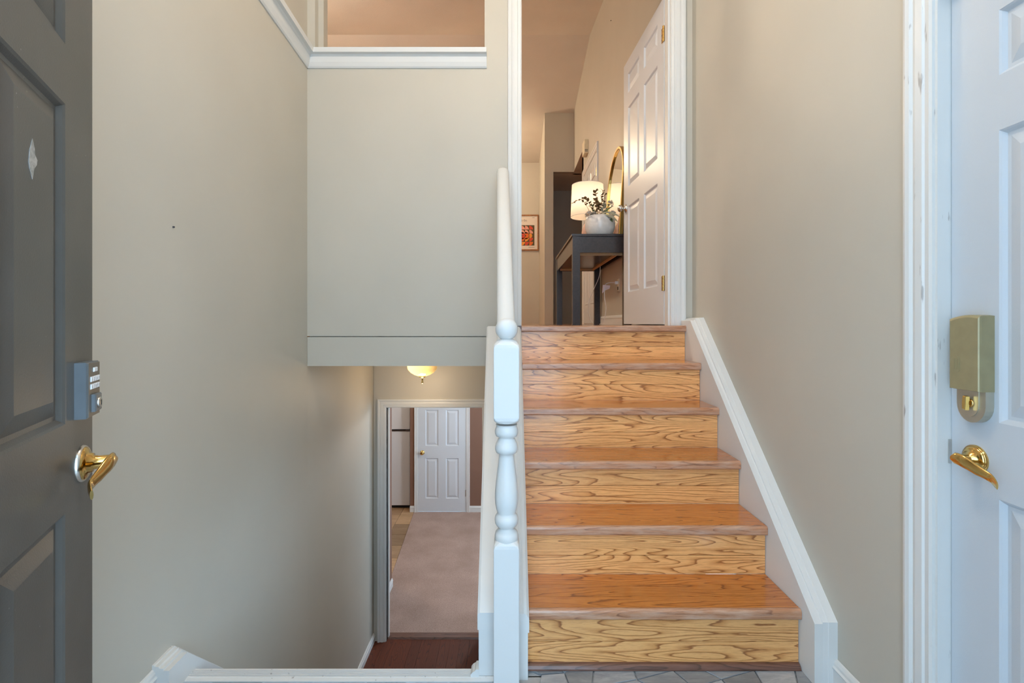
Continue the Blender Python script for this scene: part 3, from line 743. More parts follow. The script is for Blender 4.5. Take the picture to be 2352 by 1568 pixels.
def lever(root, P, u, z, du, mat, drop, sc=1.0, plate_mat=None):
    """lever handle on the front face; lever points along du (+1/-1 in u), curving"""
    ax = (P(0,0,1)-P(0,0,0)).normalized(); uu = (P(1,0,0)-P(0,0,0)).normalized()
    M = frameM(P(u, z, 0), uu, (0,0,1), ax)
    h = empty_part = None
    mb = MB(); mb.lathe(0, 0, [(0.0335*sc,-0.001),(0.0335*sc,0.003),(0.031*sc,0.006)], 32, M)
    hb = mb.build('handle_rose', plate_mat or mat, root)
    mb = MB(); mb.lathe(0, 0, [(0.030*sc,0.005),(0.029*sc,0.008),(0.026*sc,0.0095),(0.024*sc,0.011),(0.018*sc,0.012),(0.017*sc,0.018),(0.0125*sc,0.019),(0.0125*sc,0.024),(0.0115*sc,0.025),(0.0115*sc,0.044)], 32, M); mb.build('handle_stem', mat, hb)
    mb = MB(); rings = []
    n = 14
    for k in range(n+1):
        s = k/n; L0 = 0.105*sc
        a_ = du*(-0.012*sc+L0*s); zz = drop*(0.020*math.sin(PI*min(1, s*1.05))*0.6-0.020*s) if False else (0.010*math.sin(PI*s)-0.006*s)*0.0
        cz_ = 0.045*sc - 0.016*sc*math.sin(PI*0.5*max(0, s-0.25)/0.75) + (0.010*sc*max(0, s-0.8)/0.2)
        vz = (-0.034*s**1.4+0.004*math.sin(PI*min(1,s*2)))*sc
        wv = (0.0130 + 0.0030*math.sin(PI*min(1, s*1.6)) - 0.003*s)*sc
        tk = (0.0062-0.0036*s)*sc
        if k == 0: wv *= 0.55
        if k == n: wv *= 0.8
        rings.append([M @ Vector((a_, vz+wv*math.cos(q), cz_+tk*math.sin(q))) for q in [2*PI*i/12 for i in range(12)]])
    mb.loft(rings); mb.build('lever', mat, hb)
    return hb

# --- charcoal front door, swung open on the left
du = Vector((-0.430, 0.903, 0)).normalized(); nrm = Vector((0.903, 0.430, 0)).normalized()
edge = Vector((-0.845, 1.008, 0.008)); wd_ = 0.905
d1, P1 = panel_door('door_1', edge-du*wd_, du, nrm, wd_, 2.03, 0.044, [(0.22,0.858),(1.014,1.575),(1.680,1.875)], 0.145, 0.150, DARKDOOR)
struct(d1, 'charcoal panelled front door swung open against the left side', 'door')
# keypad lock
def digit(txt, pos, xdir, size, parent):
    cu = bpy.data.curves.new('lettering', 'FONT'); cu.body = txt; cu.size = size; cu.align_x = 'CENTER'
    ob = bpy.data.objects.new('lettering', cu); C.objects.link(ob)
    dg = bpy.context.evaluated_depsgraph_get(); dg.update()
    me = bpy.data.meshes.new_from_object(ob.evaluated_get(dg)); bpy.data.objects.remove(ob)
    xd = Vector(xdir).normalized()
    for v in me.vertices: v.co = Vector(pos)-wloc(parent)+xd*v.co.x+Vector((0,0,v.co.y))
    me.materials.clear(); me.materials.append(INK)
    return me
kb_u = wd_-0.066; kz = 1.066
def boxP(mb, P, u0, u1, z0, z1, n0, n1, ch=0.0):
    a_ = [P(u0,z0,n0),P(u1,z0,n0),P(u1,z1,n0),P(u0,z1,n0)]
    if ch: b_ = [P(u0,z0,n1-ch),P(u1,z0,n1-ch),P(u1,z1,n1-ch),P(u0,z1,n1-ch)]; c_ = [P(u0+ch,z0+ch,n1),P(u1-ch,z0+ch,n1),P(u1-ch,z1-ch,n1),P(u0+ch,z1-ch,n1)]; mb.loft([a_, b_, c_], smooth=False)
    else: mb.prism(a_, [P(u0,z0,n1),P(u1,z0,n1),P(u1,z1,n1),P(u0,z1,n1)])
    return mb
mb = MB(); boxP(mb, P1, kb_u-0.036, kb_u+0.034, kz-0.052, kz+0.052, 0.0, 0.019, 0.002); kp = mb.build('keypad_housing', BRONZES, d1)
mb = MB(); boxP(mb, P1, kb_u-0.033, kb_u+0.031, kz-0.050, kz+0.050, 0.019, 0.0205); mb.build('keypad_face', BRONZE, kp)
mb = MB(); boxP(mb, P1, kb_u-0.008, kb_u+0.012, kz+0.033, kz+0.041, 0.0205, 0.0225, 0.001); mb.build('keypad_button', BUTTON, kp)
digs = []
for r_, zz in ((0, kz+0.020), (1, kz+0.006)):
    for q in range(5):
        u0 = kb_u-0.024+q*0.0102
        mb = MB(); boxP(mb, P1, u0, u0+0.0092, zz-0.0048, zz+0.0048, 0.0205, 0.0225, 0.001); b_ = mb.build('keypad_button', BUTTON, kp)
        digs.append((str((r_*5+q+1) % 10), P1(u0+0.0046, zz-0.0028, 0.0227)))
for tx, po in digs:
    me = digit(tx, po, du, 0.0078, kp); o = bpy.data.objects.new('lettering', me); C.objects.link(o); o.parent = kp
mb = MB(); boxP(mb, P1, kb_u-0.018, kb_u+0.018, kz-0.042, kz-0.009, 0.0205, 0.0275, 0.002); mb.build('cylinder_cover', BRONZES, kp)
ax1 = nrm
M = frameM(P1(kb_u, kz-0.026, 0.0275), du, (0,0,1), nrm)
mb = MB(); mb.lathe(0, 0, [(0.0105,0),(0.0105,0.002),(0.009,0.003),(0.004,0.003)], 24, M); mb.build('key_cylinder', NICKEL, kp)
mb = MB(); boxP(mb, P1, kb_u-0.0012, kb_u+0.0012, kz-0.031, kz-0.021, 0.0306, 0.0311); mb.build('keyway', RUBBER, kp)
lever(d1, P1, wd_-0.064, 0.925, -1, BRASS, 1.0, 1.05, NICKEL)
# painted-over scar on the middle panel
su, sz = wd_-0.272, 1.440
mb = MB(); pts = [(0,-0.030),(0.006,-0.012),(0.015,-0.004),(0.017,0.004),(0.009,0.010),(0.007,0.020),(0,0.032),(-0.007,0.018),(-0.010,0.012),(-0.013,-0.006),(-0.010,-0.016)]
mb.prism([P1(su+a_, sz+b_, -0.003) for a_, b_ in pts], [P1(su+a_, sz+b_, -0.0014) for a_, b_ in pts])
o = mb.build('scar', SCAR, d1); o['label'] = 'pale diamond-shaped scar on the door panel'

# --- white side door on the right
SDX = RIGHT_X+0.030
d2, P2 = panel_door('door_2', (SDX, 0.392, 0.008), (0,1,0), (-1,0,0), DY1-0.002-0.392, 2.03, 0.044, [(0.215,0.792),(0.965,1.628),(1.752,1.90)], 0.122, 0.11, DOORW)
struct(d2, 'white panelled side door with khaki deadbolt cover in the right wall', 'door')
w2 = DY1-0.002-0.392
bu = 1.185-0.392
mb = MB()
zs_ = [(0.968, 0), (1.0, 0)]
# backplate with rounded foot
def outline(u0, u1, zb0, zt0, r):
    pts = [(u1,zt0),(u0,zt0)]
    n = 12
    for k in range(n+1):
        a_ = PI+PI*k/n; pts.append(((u0+u1)/2+(u1-u0)/2*math.cos(a_), zb0+r+r*math.sin(a_)))
    return pts
ol = outline(bu-0.040, bu+0.034, 0.957, 1.06, 0.042)
mb.prism([P2(u, z, 0.0) for u, z in ol], [P2(u, z, 0.020) for u, z in ol]); bp = mb.build('deadbolt_backplate', PLATE, d2)
ol = outline(bu-0.024, bu+0.028, 0.970, 1.06, 0.030)
mb = MB(); mb.prism([P2(u, z, 0.020) for u, z in ol], [P2(u, z, 0.0215) for u, z in ol]); mb.build('deadbolt_inset', PLATE, bp)
# cover, domed top
mb = MB(); rings = []
for n_, ins in ((0.0, 0.0), (0.030, 0.0), (0.034, 0.002), (0.036, 0.006)):
    u0, u1, z0, z1 = bu-0.041+ins*0.5, bu+0.040-ins, 1.033+ins*0.2, 1.208-ins
    pts = [(u0,z0),(u1,z0),(u1,z1-0.006)]+[(u1+(u0-u1)*k/8, z1-0.006+0.006*math.sin(PI*(0.5*k/8+0.0))+0.004*math.sin(PI*k/8)) for k in range(1, 8)]+[(u0,z1)]
    rings.append([P2(u, z, n_) for u, z in pts])
mb.loft(rings, smooth=False); cv = mb.build('deadbolt_cover', KHAKI, d2); cv['label'] = 'khaki deadbolt cover'
ov = [(0.011*math.cos(a_)*0.75, 0.018*math.sin(a_) if False else (0.0105 if math.sin(a_) > 0 else -0.0105)+0.0085*math.sin(a_)) for a_ in [2*PI*k/24 for k in range(24)]]
mb = MB(); uc, zc = bu+0.016, 1.093
mb.prism([P2(uc+a_, zc+b_, 0.0355) for a_, b_ in ov], [P2(uc+a_, zc+b_, 0.0366) for a_, b_ in ov]); emb = mb.build('release_button', KHAKI, cv)
for k in range(5):
    mb = MB(); boxP(mb, P2, uc-0.0062+k*0.0029, uc-0.0050+k*0.0029, zc-0.013, zc+0.013, 0.0366, 0.0371); mb.build('grip_rib', KHAKI, cv)
# thumb turn
M = frameM(P2(bu-0.003, 1.003, 0.0215), (0,1,0), (0,0,1), (-1,0,0))
mb = MB(); mb.lathe(0, 0, [(0.010,0),(0.010,0.002),(0.006,0.003)], 24, M); tt = mb.build('thumb_turn', BRASS, bp)
mb = MB(); mb.loft([[M @ Vector((a_*k_, b_*k_, n_)) for a_, b_ in ((-0.003,-0.020),(0.005,-0.018),(0.005,0),(0.003,0.020),(-0.005,0.018),(-0.005,0))] for n_, k_ in ((0.002,0.5),(0.005,0.85),(0.014,0.85),(0.016,0.75))], smooth=False); 
mb.build('thumb_turn', BRASS, bp)
lever(d2, P2, bu+0.006, 0.868, -1, BRASS, 1.0, 1.0)
mb = MB(); boxP(mb, P2, w2-0.001, w2+0.0015, 0.84, 0.90, -0.012, 0.008); mb.build('latch_strike', NICKEL, d2)

# --- white hall door, open at the head of the stairs
hd = Vector((-0.056, 0.86, 0)).normalized(); hn = Vector((-0.86, -0.056, 0)).normalized()
d3, P3 = panel_door('door_3', (JR-0.004, WALL_Y+0.122, UP+0.008), tuple(hd), tuple(hn), 0.862, 2.03, 0.035, [(0.245,0.905),(1.055,1.665),(1.775,1.925)], 0.112, 0.10, DOORU)
struct(d3, 'white panelled hall door standing open at the head of the stairs', 'door')
def hinge(root, P, z, mat=BRASS, leaf=0.034):
    mb = MB(); boxP(mb, P, 0.001, leaf, z-0.045, z+0.045, 0.0, 0.0025); hg = mb.build('hinge', mat, root)
    M = frameM(P(-0.002, z-0.047, 0.004), (1,0,0), (0,1,0), (0,0,1))
    for k in range(5):
        mb = MB(); mb.lathe(0, 0, [(0.0065,0.019*k),(0.0065,0.019*k+0.0178)], 14, M); mb.build('hinge_knuckle', mat, hg)
    if leaf < 0.03: return
    for zz, uu_ in ((z-0.032,0.018),(z,0.024),(z+0.032,0.018)):
        Mm = frameM(P(uu_, zz, 0.0025), (1,0,0), (0,0,1), (P(0,0,1)-P(0,0,0)))
        mb = MB(); mb.lathe(0, 0, [(0.004,0),(0.003,0.001)], 10, Mm); mb.build('screw', BRONZE, hg)
hinge(d3, P3, 1.80); hinge(d3, P3, 0.255)
M = frameM(P3(0.862-0.060, 0.90, 0.0), hd, (0,0,1), hn)
mb = MB(); mb.lathe(0, 0, [(0.032,0),(0.032,0.004),(0.028,0.008),(0.012,0.010),(0.011,0.028),(0.020,0.034),(0.027,0.044),(0.027,0.054),(0.020,0.062),(0.002,0.064)], 24, M); mb.build('door_knob', NICKEL, d3)

# --- hall door in the right wall beyond the desk
d4, P4 = panel_door('door_4', (HALL_X-0.006, 5.87, UP+0.008), (0,1,0), (-1,0,0), 1.05, 2.03, 0.006, [(0.24,0.90),(1.05,1.66),(1.77,1.92)], 0.13, 0.11, DOORU)
struct(d4, 'white panelled door in the hall wall behind the table lamp', 'door')
hinge(d4, P4, 1.78)
mb = MB(); mb.sweep([(HALL_X, 5.868, UP), (HALL_X, 5.868, 3.222), (HALL_X, 6.93, 3.222), (HALL_X, 6.93, UP)], [(a_, b_) for a_, b_ in casing_prof(0.080)], (-1,0,0))
struct(mb.build('trim_16', WHITE), 'white casing around the hall door behind the table lamp', 'door frame')

# --- white lower door
d5, P5 = panel_door('door_5', (-0.686, 7.415, LOW+0.010), (-1,0,0), (0,-1,0), 0.700, 2.03, 0.035, [(0.19,0.785),(0.97,1.50),(1.63,1.90)], 0.105, 0.115, DOORU)
struct(d5, 'white panelled door with brass knob at the far side of the lower room', 'door')
M = frameM(P5(0.700-0.060, 0.870, 0.0), (-1,0,0), (0,0,1), (0,-1,0))
mb = MB(); mb.lathe(0, 0, [(0.032,0),(0.032,0.004),(0.028,0.008),(0.012,0.010),(0.011,0.028),(0.020,0.034),(0.027,0.044),(0.027,0.054),(0.020,0.062),(0.002,0.064)], 24, M); mb.build('door_knob', BRASS, d5)
hinge(d5, P5, 0.27, NICKEL, 0.004)
mb = MB(); mb.sweep([(-1.390, 7.42, LOW), (-1.390, 7.42, LOW+2.045), (-0.682, 7.42, LOW+2.045), (-0.682, 7.42, LOW)], [(-a_, b_) for a_, b_ in casing_prof(0.056)], (0,-1,0))
mb.box(-1.40, -1.388, 7.412, 7.5, LOW, LOW+2.045); mb.box(-0.684, -0.672, 7.412, 7.5, LOW, LOW+2.045)
struct(mb.build('trim_17', WHITE), 'white casing around the lower room door', 'door frame')

# ================================================================== LOWER LEVEL THINGS
fr = empty('refrigerator', (-1.87, 7.9, LOW)); tag(fr, 'white two-door refrigerator seen through the lower doorway', 'refrigerator')
mb = MB(); mb.box(-2.22, -1.535, 7.625, 8.30, LOW+0.02, LOW+1.70); mb.build('cabinet', FRIDGE, fr)
def rdoor(z0, z1, nm):
    mb = MB(); pr = rrect(-2.22, -1.535, 0, 1, 0.02)
    ring0 = rrect(-2.22, -1.535, LOW+z0, LOW+z1, 0.012); ring1 = rrect(-2.212, -1.543, LOW+z0+0.008, LOW+z1-0.008, 0.012)
    mb.loft([[(x,7.62,z) for x, z in ring0], [(x,7.563,z) for x, z in ring0], [(x,7.552,z) for x, z in ring1]], smooth=False); return mb.build(nm, FRIDGE, fr)
fd1 = rdoor(0.045, 1.165, 'fridge_door'); fd2 = rdoor(1.190, 1.70, 'freezer_door')
mb = MB(); mb.box(-2.20, -1.55, 7.60, 7.64, LOW+1.164, LOW+1.192); mb.build('door_gasket', RUBBER, fr)
mb = MB(); mb.box(-2.20, -1.56, 7.545, 7.560, LOW+1.168, LOW+1.178); mb.box(-1.60, -1.545, 7.540, 7.565, LOW+1.172, LOW+1.186); mb.build('handle_strip', NICKEL, fr)
mb = MB(); mb.box(-2.20, -1.55, 7.60, 7.66, LOW, LOW+0.045); mb.build('kick_plate', RUBBER, fr)

def flush_light(x, y, zc_, label, glass, watts, s=1.0, group=None, rad=0.05, color=(1.0, 0.78, 0.54)):
    t = empty('ceiling_light', (x, y, zc_)); tag(t, label, 'ceiling light', group)
    mb = MB(); mb.lathe(x, y, [(0.02*s,zc_-0.0005),(0.085*s,zc_-0.0005),(0.100*s,zc_-0.018*s),(0.104*s,zc_-0.032*s),(0.09*s,zc_-0.034*s)], 32); mb.build('canopy', BRASS, t)
    # ribbed glass bowl
    mb = MB(); rings = []; n = 64
    for r, dz in ((0.112,0.034),(0.1205,0.052),(0.121,0.082),(0.117,0.100),(0.117,0.104),(0.110,0.122),(0.090,0.145),(0.062,0.162),(0.034,0.172),(0.018,0.174)):
        rings.append([(x+s*r*(1+(0.022*math.cos(24*2*PI*i/n) if dz > 0.1 else 0))*math.cos(2*PI*i/n), y+s*r*(1+(0.022*math.cos(24*2*PI*i/n) if dz > 0.1 else 0))*math.sin(2*PI*i/n), zc_-s*dz) for i in range(n)])
    mb.loft(rings, cap=False); mb.build('glass_bowl', glass, t)
    mb = MB(); mb.lathe(x, y, [(0.004,zc_-0.17*s),(0.030*s,zc_-0.173*s),(0.028*s,zc_-0.180*s),(0.012*s,zc_-0.186*s),(0.0075*s,zc_-0.190*s),(0.006*s,zc_-0.214*s),(0.009*s,zc_-0.222*s),(0.007*s,zc_-0.230*s),(0.002*s,zc_-0.234*s)], 20); mb.build('finial', BRASS, t)
    l = lamp_light('bulb_light', (x, y, zc_-0.30*s), watts, rad, color); l.parent = t; l.location = Vector((0, 0, -0.30*s))
    return t
flush_light(-0.72, 4.02, 0.945, 'amber ribbed glass ceiling light above the lower doorway', AMBERGLASS, 3.0)
# ceiling lights out of the frame, mostly added as fill
flush_light(-2.9, 4.6, ceil_z(4.6), 'round ceiling light in the upper room beyond the half wall', OPAL, 105.0, 1.5, None, 0.2, (1.0, 0.84, 0.66))
flush_light(-1.0, 8.5, ceil_z(8.5)-0.02, 'unseen round fill light added at the far end of the upper room', OPAL, 56.0, 1.5, None, 0.2)  # added out of view to light the end wall and hall
flush_light(-0.1, 1.35, ceil_z(1.35)-0.02, 'unseen round fill light added high above the entry landing', OPAL, 44.0, 1.5, None, 0.2, (1.0, 0.83, 0.64))  # added overhead as ambient fill for the foyer
flush_light(-2.4, 6.3, 0.945, 'unseen round fill light added in the kitchen beside the lower room', OPAL, 16.0, 1.2, None, 0.15)  # added to brighten the fridge front
flush_light(0.3, 5.9, 0.945, 'unseen round fill light added in the lower room', OPAL, 44.0, 1.2, None, 0.15, (0.86, 0.93, 1.0))  # added, unseen, to lift the lower room's brightness

# ================================================================== UPPER HALL THINGS
DX0, DX1, DY0, DY1_, DZ = 0.500, 0.985, 4.13, 5.66, UP+0.75
dk = empty('console_desk', ((DX0+DX1)/2, (DY0+DY1_)/2, UP)); tag(dk, 'espresso brown console desk against the hall wall', 'desk')
mb = MB(); mb.box(DX0-0.008, DX1, DY0-0.008, DY1_+0.008, DZ-0.018, DZ); mb.build('table_top', ESP, dk)
for x0, y0 in ((DX0, DY0), (DX1-0.062, DY0), (DX0, DY1_-0.062), (DX1-0.062, DY1_-0.062)):
    mb = MB(); mb.box(x0, x0+0.062, y0, y0+0.062, UP, DZ-0.018); mb.build('leg', ESP, dk)
A0, A1 = DZ-0.152, DZ-0.018
mb = MB(); mb.box(DX0+0.062, DX1-0.062, DY0+0.006, DY0+0.024, A0, A1); mb.build('end_apron', ESP, dk)
mb = MB(); mb.box(DX0+0.062, DX1-0.062, DY1_-0.024, DY1_-0.006, A0, A1); mb.build('end_apron', ESP, dk)
mb = MB(); mb.box(DX0+0.004, DX0+0.022, DY0+0.062, DY0+0.42, A0, A1); mb.build('drawer_front', ESP, dk)
mb = MB(); mb.box(DX0+0.004, DX0+0.022, DY0+0.424, DY1_-0.062, A0, A1); mb.build('drawer_front', ESP, dk)
mb = MB(); mb.box(DX1-0.024, DX1-0.006, DY0+0.062, DY1_-0.062, A0, A1); mb.build('back_apron', ESP, dk)
mb = MB(); mb.box(DX0+0.03, DX1-0.05, DY0+0.10, DY0+0.112, A0-0.012, A1-0.02); mb.build('drawer_side', PINE, dk)
mb = MB(); mb.box(DX1-0.10, DX1-0.088, DY0+0.112, DY1_-0.15, A0-0.008, A0+0.05); mb.build('drawer_side', PINE, dk)
mb = MB(); mb.box(DX0+0.03, DX1-0.10, DY1_-0.16, DY1_-0.148, A0-0.008, A0+0.05); mb.build('drawer_side', PINE, dk)
mb = MB(); mb.box(DX0+0.03, DX1-0.10, DY0+0.112, DY1_-0.16, A0+0.012, A0+0.018); mb.build('drawer_bottom', ESP, dk)

# arched mirror leaning on the wall
MY0, MY1 = 4.175, 4.86
def mir(yy, hh, off): return Vector((0.905+hh*0.062+off, yy, DZ+hh))
def arch(ins, off, n=28):
    yc = (MY0+MY1)/2; r = (MY1-MY0)/2-ins; H = 0.84-ins
    base = ins; pts = [mir(yc+r, base, off), mir(yc+r, H-r, off)]
    for k in range(1, n): a_ = PI*k/n; pts.append(mir(yc+r*math.cos(a_), H-r+r*math.sin(a_), off))
    pts += [mir(yc-r, H-r, off), mir(yc-r, base, off)]
    return pts
mr = empty('arched_mirror', (0.915, (MY0+MY1)/2, DZ)); tag(mr, 'arched mirror in a slim gold frame leaning behind the lamp', 'mirror')
mb = MB(); mb.loft([arch(0.0,0.018), arch(0.0,-0.010), arch(0.004,-0.014), arch(0.020,-0.014), arch(0.024,-0.010), arch(0.024,0.0)], cap=False, smooth=False); mb.add(arch(0.0,0.018), [tuple(range(len(arch(0,0.018))))]); mb.build('frame', GOLD, mr)
pts = arch(0.022, 0.0); mb = MB(); mb.add(pts, [tuple(range(len(pts)))]); mb.build('mirror_glass', MIRROR, mr)

# table lamp
LXc, LYc = 0.762, 5.05
tl = empty('table_lamp', (LXc, LYc, DZ)); tag(tl, 'lit table lamp with white drum shade on the desk', 'lamp')
mb = MB(); mb.lathe(LXc, LYc, [(0.055,DZ),(0.057,DZ+0.01),(0.030,DZ+0.022),(0.026,DZ+0.06),(0.055,DZ+0.12),(0.060,DZ+0.18),(0.040,DZ+0.25),(0.018,DZ+0.29),(0.014,DZ+0.36)], 28); mb.build('base', LAMPBASE, tl)
SZ0, SZ1 = UP+1.085, UP+1.405
mb = MB(); rings = []
for r, z in ((0.170,SZ0),(0.157,SZ1),(0.1555,SZ1),(0.1685,SZ0)): rings.append([(LXc+r*math.cos(2*PI*k/48), LYc+r*math.sin(2*PI*k/48), z) for k in range(48)])
mb.loft(rings[:2], cap=False); sh = mb.build('lamp_shade', SHADE, tl)
for r, z in ((0.170,SZ0),(0.157,SZ1)):
    mb = MB(); mb.tube([(LXc+r*math.cos(2*PI*k/40), LYc+r*math.sin(2*PI*k/40), z) for k in range(41)], 0.0022, 6); mb.build('rim', CERAM, sh)
mb = MB(); bz = SZ0+0.10
mb.lathe(LXc, LYc, [(0.012,bz-0.06),(0.014,bz-0.035),(0.028,bz-0.005),(0.030,bz+0.012),(0.022,bz+0.032),(0.002,bz+0.042)], 20); mb.build('bulb', BULB, tl)
mb = MB(); mb.tube([(LXc,LYc,DZ+0.35),(LXc,LYc,bz-0.055)], 0.008, 10); mb.build('socket', BRASS, tl)
l = lamp_light('lamp_bulb_light', (0,0,0), 1.7, 0.035, (1.0, 0.80, 0.60)); l.parent = tl; l.location = Vector((0, 0, bz+0.06-DZ))

# bowl of dried flowers
PXc, PYc = 0.766, 4.36
pt = empty('potted_plant', (PXc, PYc, DZ)); tag(pt, 'round white bowl of dried eucalyptus and sage on the desk', 'plant')
mb = MB(); mb.lathe(PXc, PYc, [(0.070,DZ),(0.085,DZ+0.004),(0.112,DZ+0.04),(0.128,DZ+0.085),(0.131,DZ+0.125),(0.126,DZ+0.165),(0.119,DZ+0.188),(0.115,DZ+0.190),(0.112,DZ+0.185),(0.118,DZ+0.15),(0.05,DZ+0.13),(0.001,DZ+0.13)], 44, None, True); mb.build('pot', CERAM, pt)
rnd = random.Random(5)
def leafpoly(mb, p, d, ln, wd2, curl=0.3):
    d = Vector(d).normalized(); s = d.cross(Vector((rnd.uniform(-.5,.5), rnd.uniform(-.5,.5), 1))).normalized(); u = s.cross(d)
    p = Vector(p)
    L1 = [p, p+d*ln*0.3+s*wd2*0.8+u*ln*curl*0.1, p+d*ln*0.65+s*wd2+u*ln*curl*0.12, p+d*ln-u*ln*curl*0.1, p+d*ln*0.65-s*wd2+u*ln*curl*0.12, p+d*ln*0.3-s*wd2*0.8+u*ln*curl*0.1, p+d*ln*0.5]
    mb.add(L1, [(0,1,6),(1,2,6),(2,3,6),(3,4,6),(4,5,6),(5,0,6)])
def stem(p0, p1, sag, nleaf, ll, mat, sm=0.0016, start=0.35):
    p0, p1 = Vector(p0), Vector(p1); pts = []
    for k in range(9):
        s = k/8; q = p0.lerp(p1, s); q.z += sag*math.sin(PI*s); pts.append(q)
    mb = MB(); mb.tube(pts, sm, 5)
    for k in range(nleaf):
        s = start+(1-start)*k/max(1, nleaf-1); i = min(7, int(s*8)); q = pts[i].lerp(pts[i+1], s*8-i)
        a_ = rnd.uniform(0, 2*PI); d = (pts[i+1]-pts[i]).normalized()*0.5+Vector((math.cos(a_), math.sin(a_), rnd.uniform(-.3,.6)))*0.8
        leafpoly(mb, q, d, ll*rnd.uniform(0.9,1.5), ll*0.55)
    return mb.build('stem', mat, pt)
zt = DZ+0.17
for ex, ey, ez, sag, nl_, ll, mat in ((-0.22,0.05,0.155,0.10,16,0.020,LEAFB),(-0.12,0.10,0.20,0.05,16,0.026,LEAFB),(-0.03,0.06,0.26,0.03,18,0.028,LEAFB),(0.02,-0.02,0.25,0.02,16,0.024,LEAFB),(-0.05,-0.04,0.16,0.02,14,0.022,LEAFB),(0.05,0.04,0.22,0.02,14,0.020,LEAFB),(0.10,-0.02,0.16,0.02,10,0.018,LEAFB),(-0.07,0.0,0.12,0.02,14,0.022,LEAFD),(0.0,0.03,0.14,0.02,16,0.022,LEAFB),(0.03,-0.06,0.12,0.02,14,0.024,LEAFG)):
    stem((PXc+ex*0.25, PYc+ey*0.25, zt-0.03), (PXc+ex, PYc+ey, zt+ez), sag, nl_, ll, mat)
def bloom(x, y, z, r, mat, n=60, nm='flower'):
    mb = MB()
    for k in range(n):
        a_, b_ = rnd.uniform(0, 2*PI), rnd.uniform(-0.3, 1.4); d = Vector((math.cos(a_)*math.cos(b_), math.sin(a_)*math.cos(b_), math.sin(b_)))
        leafpoly(mb, Vector((x,y,z))+d*r*0.35, d, r*0.7, r*0.13)
    mb.build(nm, mat, pt)
bloom(PXc-0.10, PYc-0.06, zt+0.015, 0.045, BLOOM); bloom(PXc-0.06, PYc-0.02, zt+0.03, 0.035, BLOOM)
bloom(PXc+0.085, PYc-0.03, zt+0.12, 0.040, BLOOM, 50); bloom(PXc+0.10, PYc-0.05, zt+0.03, 0.035, BLOOM, 50)
def bigleaf(p, d, ln, w_, mat):
    p, d = Vector(p), Vector(d).normalized(); s = d.cross(Vector((-0.5,-0.6,1))).normalized(); u = s.cross(d); n = 8; rows_ = []
    for k in range(n+1):
        q = k/n; wd3 = w_*math.sin(PI*min(1, 0.06+q*0.94))**0.7; c_ = p+d*ln*q+u*0.012*math.sin(PI*q)
        rows_.append([c_-s*wd3+u*wd3*0.35, c_-s*wd3*0.5+u*0.004, c_, c_+s*wd3*0.5+u*0.004, c_+s*wd3+u*wd3*0.35])
    mb = MB(); mb.loft(rows_, closed=False, cap=False); mb.build('leaf', mat, pt)
bigleaf((PXc+0.01,PYc-0.09,zt+0.035), (0.9,-0.25,-0.30), 0.15, 0.020, LEAFG)
bigleaf((PXc+0.02,PYc-0.11,zt+0.015), (0.85,-0.2,-0.55), 0.13, 0.018, LEAFG)
bigleaf((PXc+0.03,PYc-0.05,zt+0.02), (0.5,-0.1,0.55), 0.10, 0.022, LEAFD)
bigleaf((PXc+0.04,PYc-0.08,zt+0.01), (0.6,-0.3,-0.7), 0.08, 0.016, LEAFD)
bigleaf((PXc+0.0,PYc-0.06,zt+0.0), (0.6,0.0,0.5), 0.09, 0.010, LEAFG)

# wall outlet, cords, chime, poster
ot = empty('wall_outlet', (HALL_X, 4.70, UP+0.37)); tag(ot, 'white wall outlet with a plugged adaptor under the desk', 'outlet')
oy, oz = 4.70, UP+0.37
mb = MB(); mb.box(HALL_X-0.006, HALL_X, oy-0.036, oy+0.036, oz-0.058, oz+0.058); mb.build('plate', IVORY, ot)
mb = MB(); mb.box(HALL_X-0.035, HALL_X-0.006, oy-0.014, oy+0.014, oz+0.010, oz+0.036); mb.build('plug', CORD, ot)
mb = MB(); mb.box(HALL_X-0.008, HALL_X-0.006, oy-0.016, oy+0.016, oz-0.044, oz-0.014); mb.build('socket', RUBBER, ot)
def cord(name, pts, label, r=0.0032):
    P_ = [Vector(p) for p in pts]; out = []
    for i in range(len(P_)-1):
        a_, b_, c_, d_ = P_[max(i-1,0)], P_[i], P_[i+1], P_[min(i+2,len(P_)-1)]
        for k in range(8):
            s = k/8; out.append(0.5*((2*b_)+(c_-a_)*s+(2*a_-5*b_+4*c_-d_)*s*s+(3*b_-a_-3*c_+d_)*s**3))
    out.append(P_[-1]); mb = MB(); mb.tube(out, r, 6); return tag(mb.build(name, CORD), label, 'cord')
cord('power_cord', [(HALL_X-0.034,4.70,UP+0.395),(0.90,4.68,UP+0.39),(0.865,4.66,UP+0.36),(0.860,4.65,UP+0.25),(0.875,4.66,UP+0.15),(0.86,4.70,UP+0.03),(0.84,4.8,UP+0.004)], 'white cord hanging from the wall outlet to the floor')
cord('lamp_cord', [(0.90,5.10,DZ-0.16),(0.885,5.10,UP+0.48),(0.82,5.10,UP+0.33),(0.775,5.10,UP+0.20),(0.785,5.10,UP+0.08),(0.83,5.10,UP+0.004)], 'white lamp cord drooping below the desk to the floor')
mb = MB(); a_ = [(0.845,4.655,UP+0.37),(0.915,4.66,UP+0.365),(0.908,4.66,UP+0.335),(0.865,4.655,UP+0.318),(0.838,4.655,UP+0.29)]
mb.prism(a_, [(x, y+0.002, z) for x, y, z in a_]); tag(mb.build('cord_tag', TAGP), 'small pink paper tag on the cord at the outlet', 'tag')
ch = empty('door_chime', (HALL_X, 6.66, UP+2.30)); tag(ch, 'ivory door chime box high on the hall wall', 'door chime')
mb = MB(); ring = [rrect(6.56, 6.76, UP+2.245, UP+2.425, 0.012), rrect(6.565, 6.755, UP+2.25, UP+2.42, 0.012)]
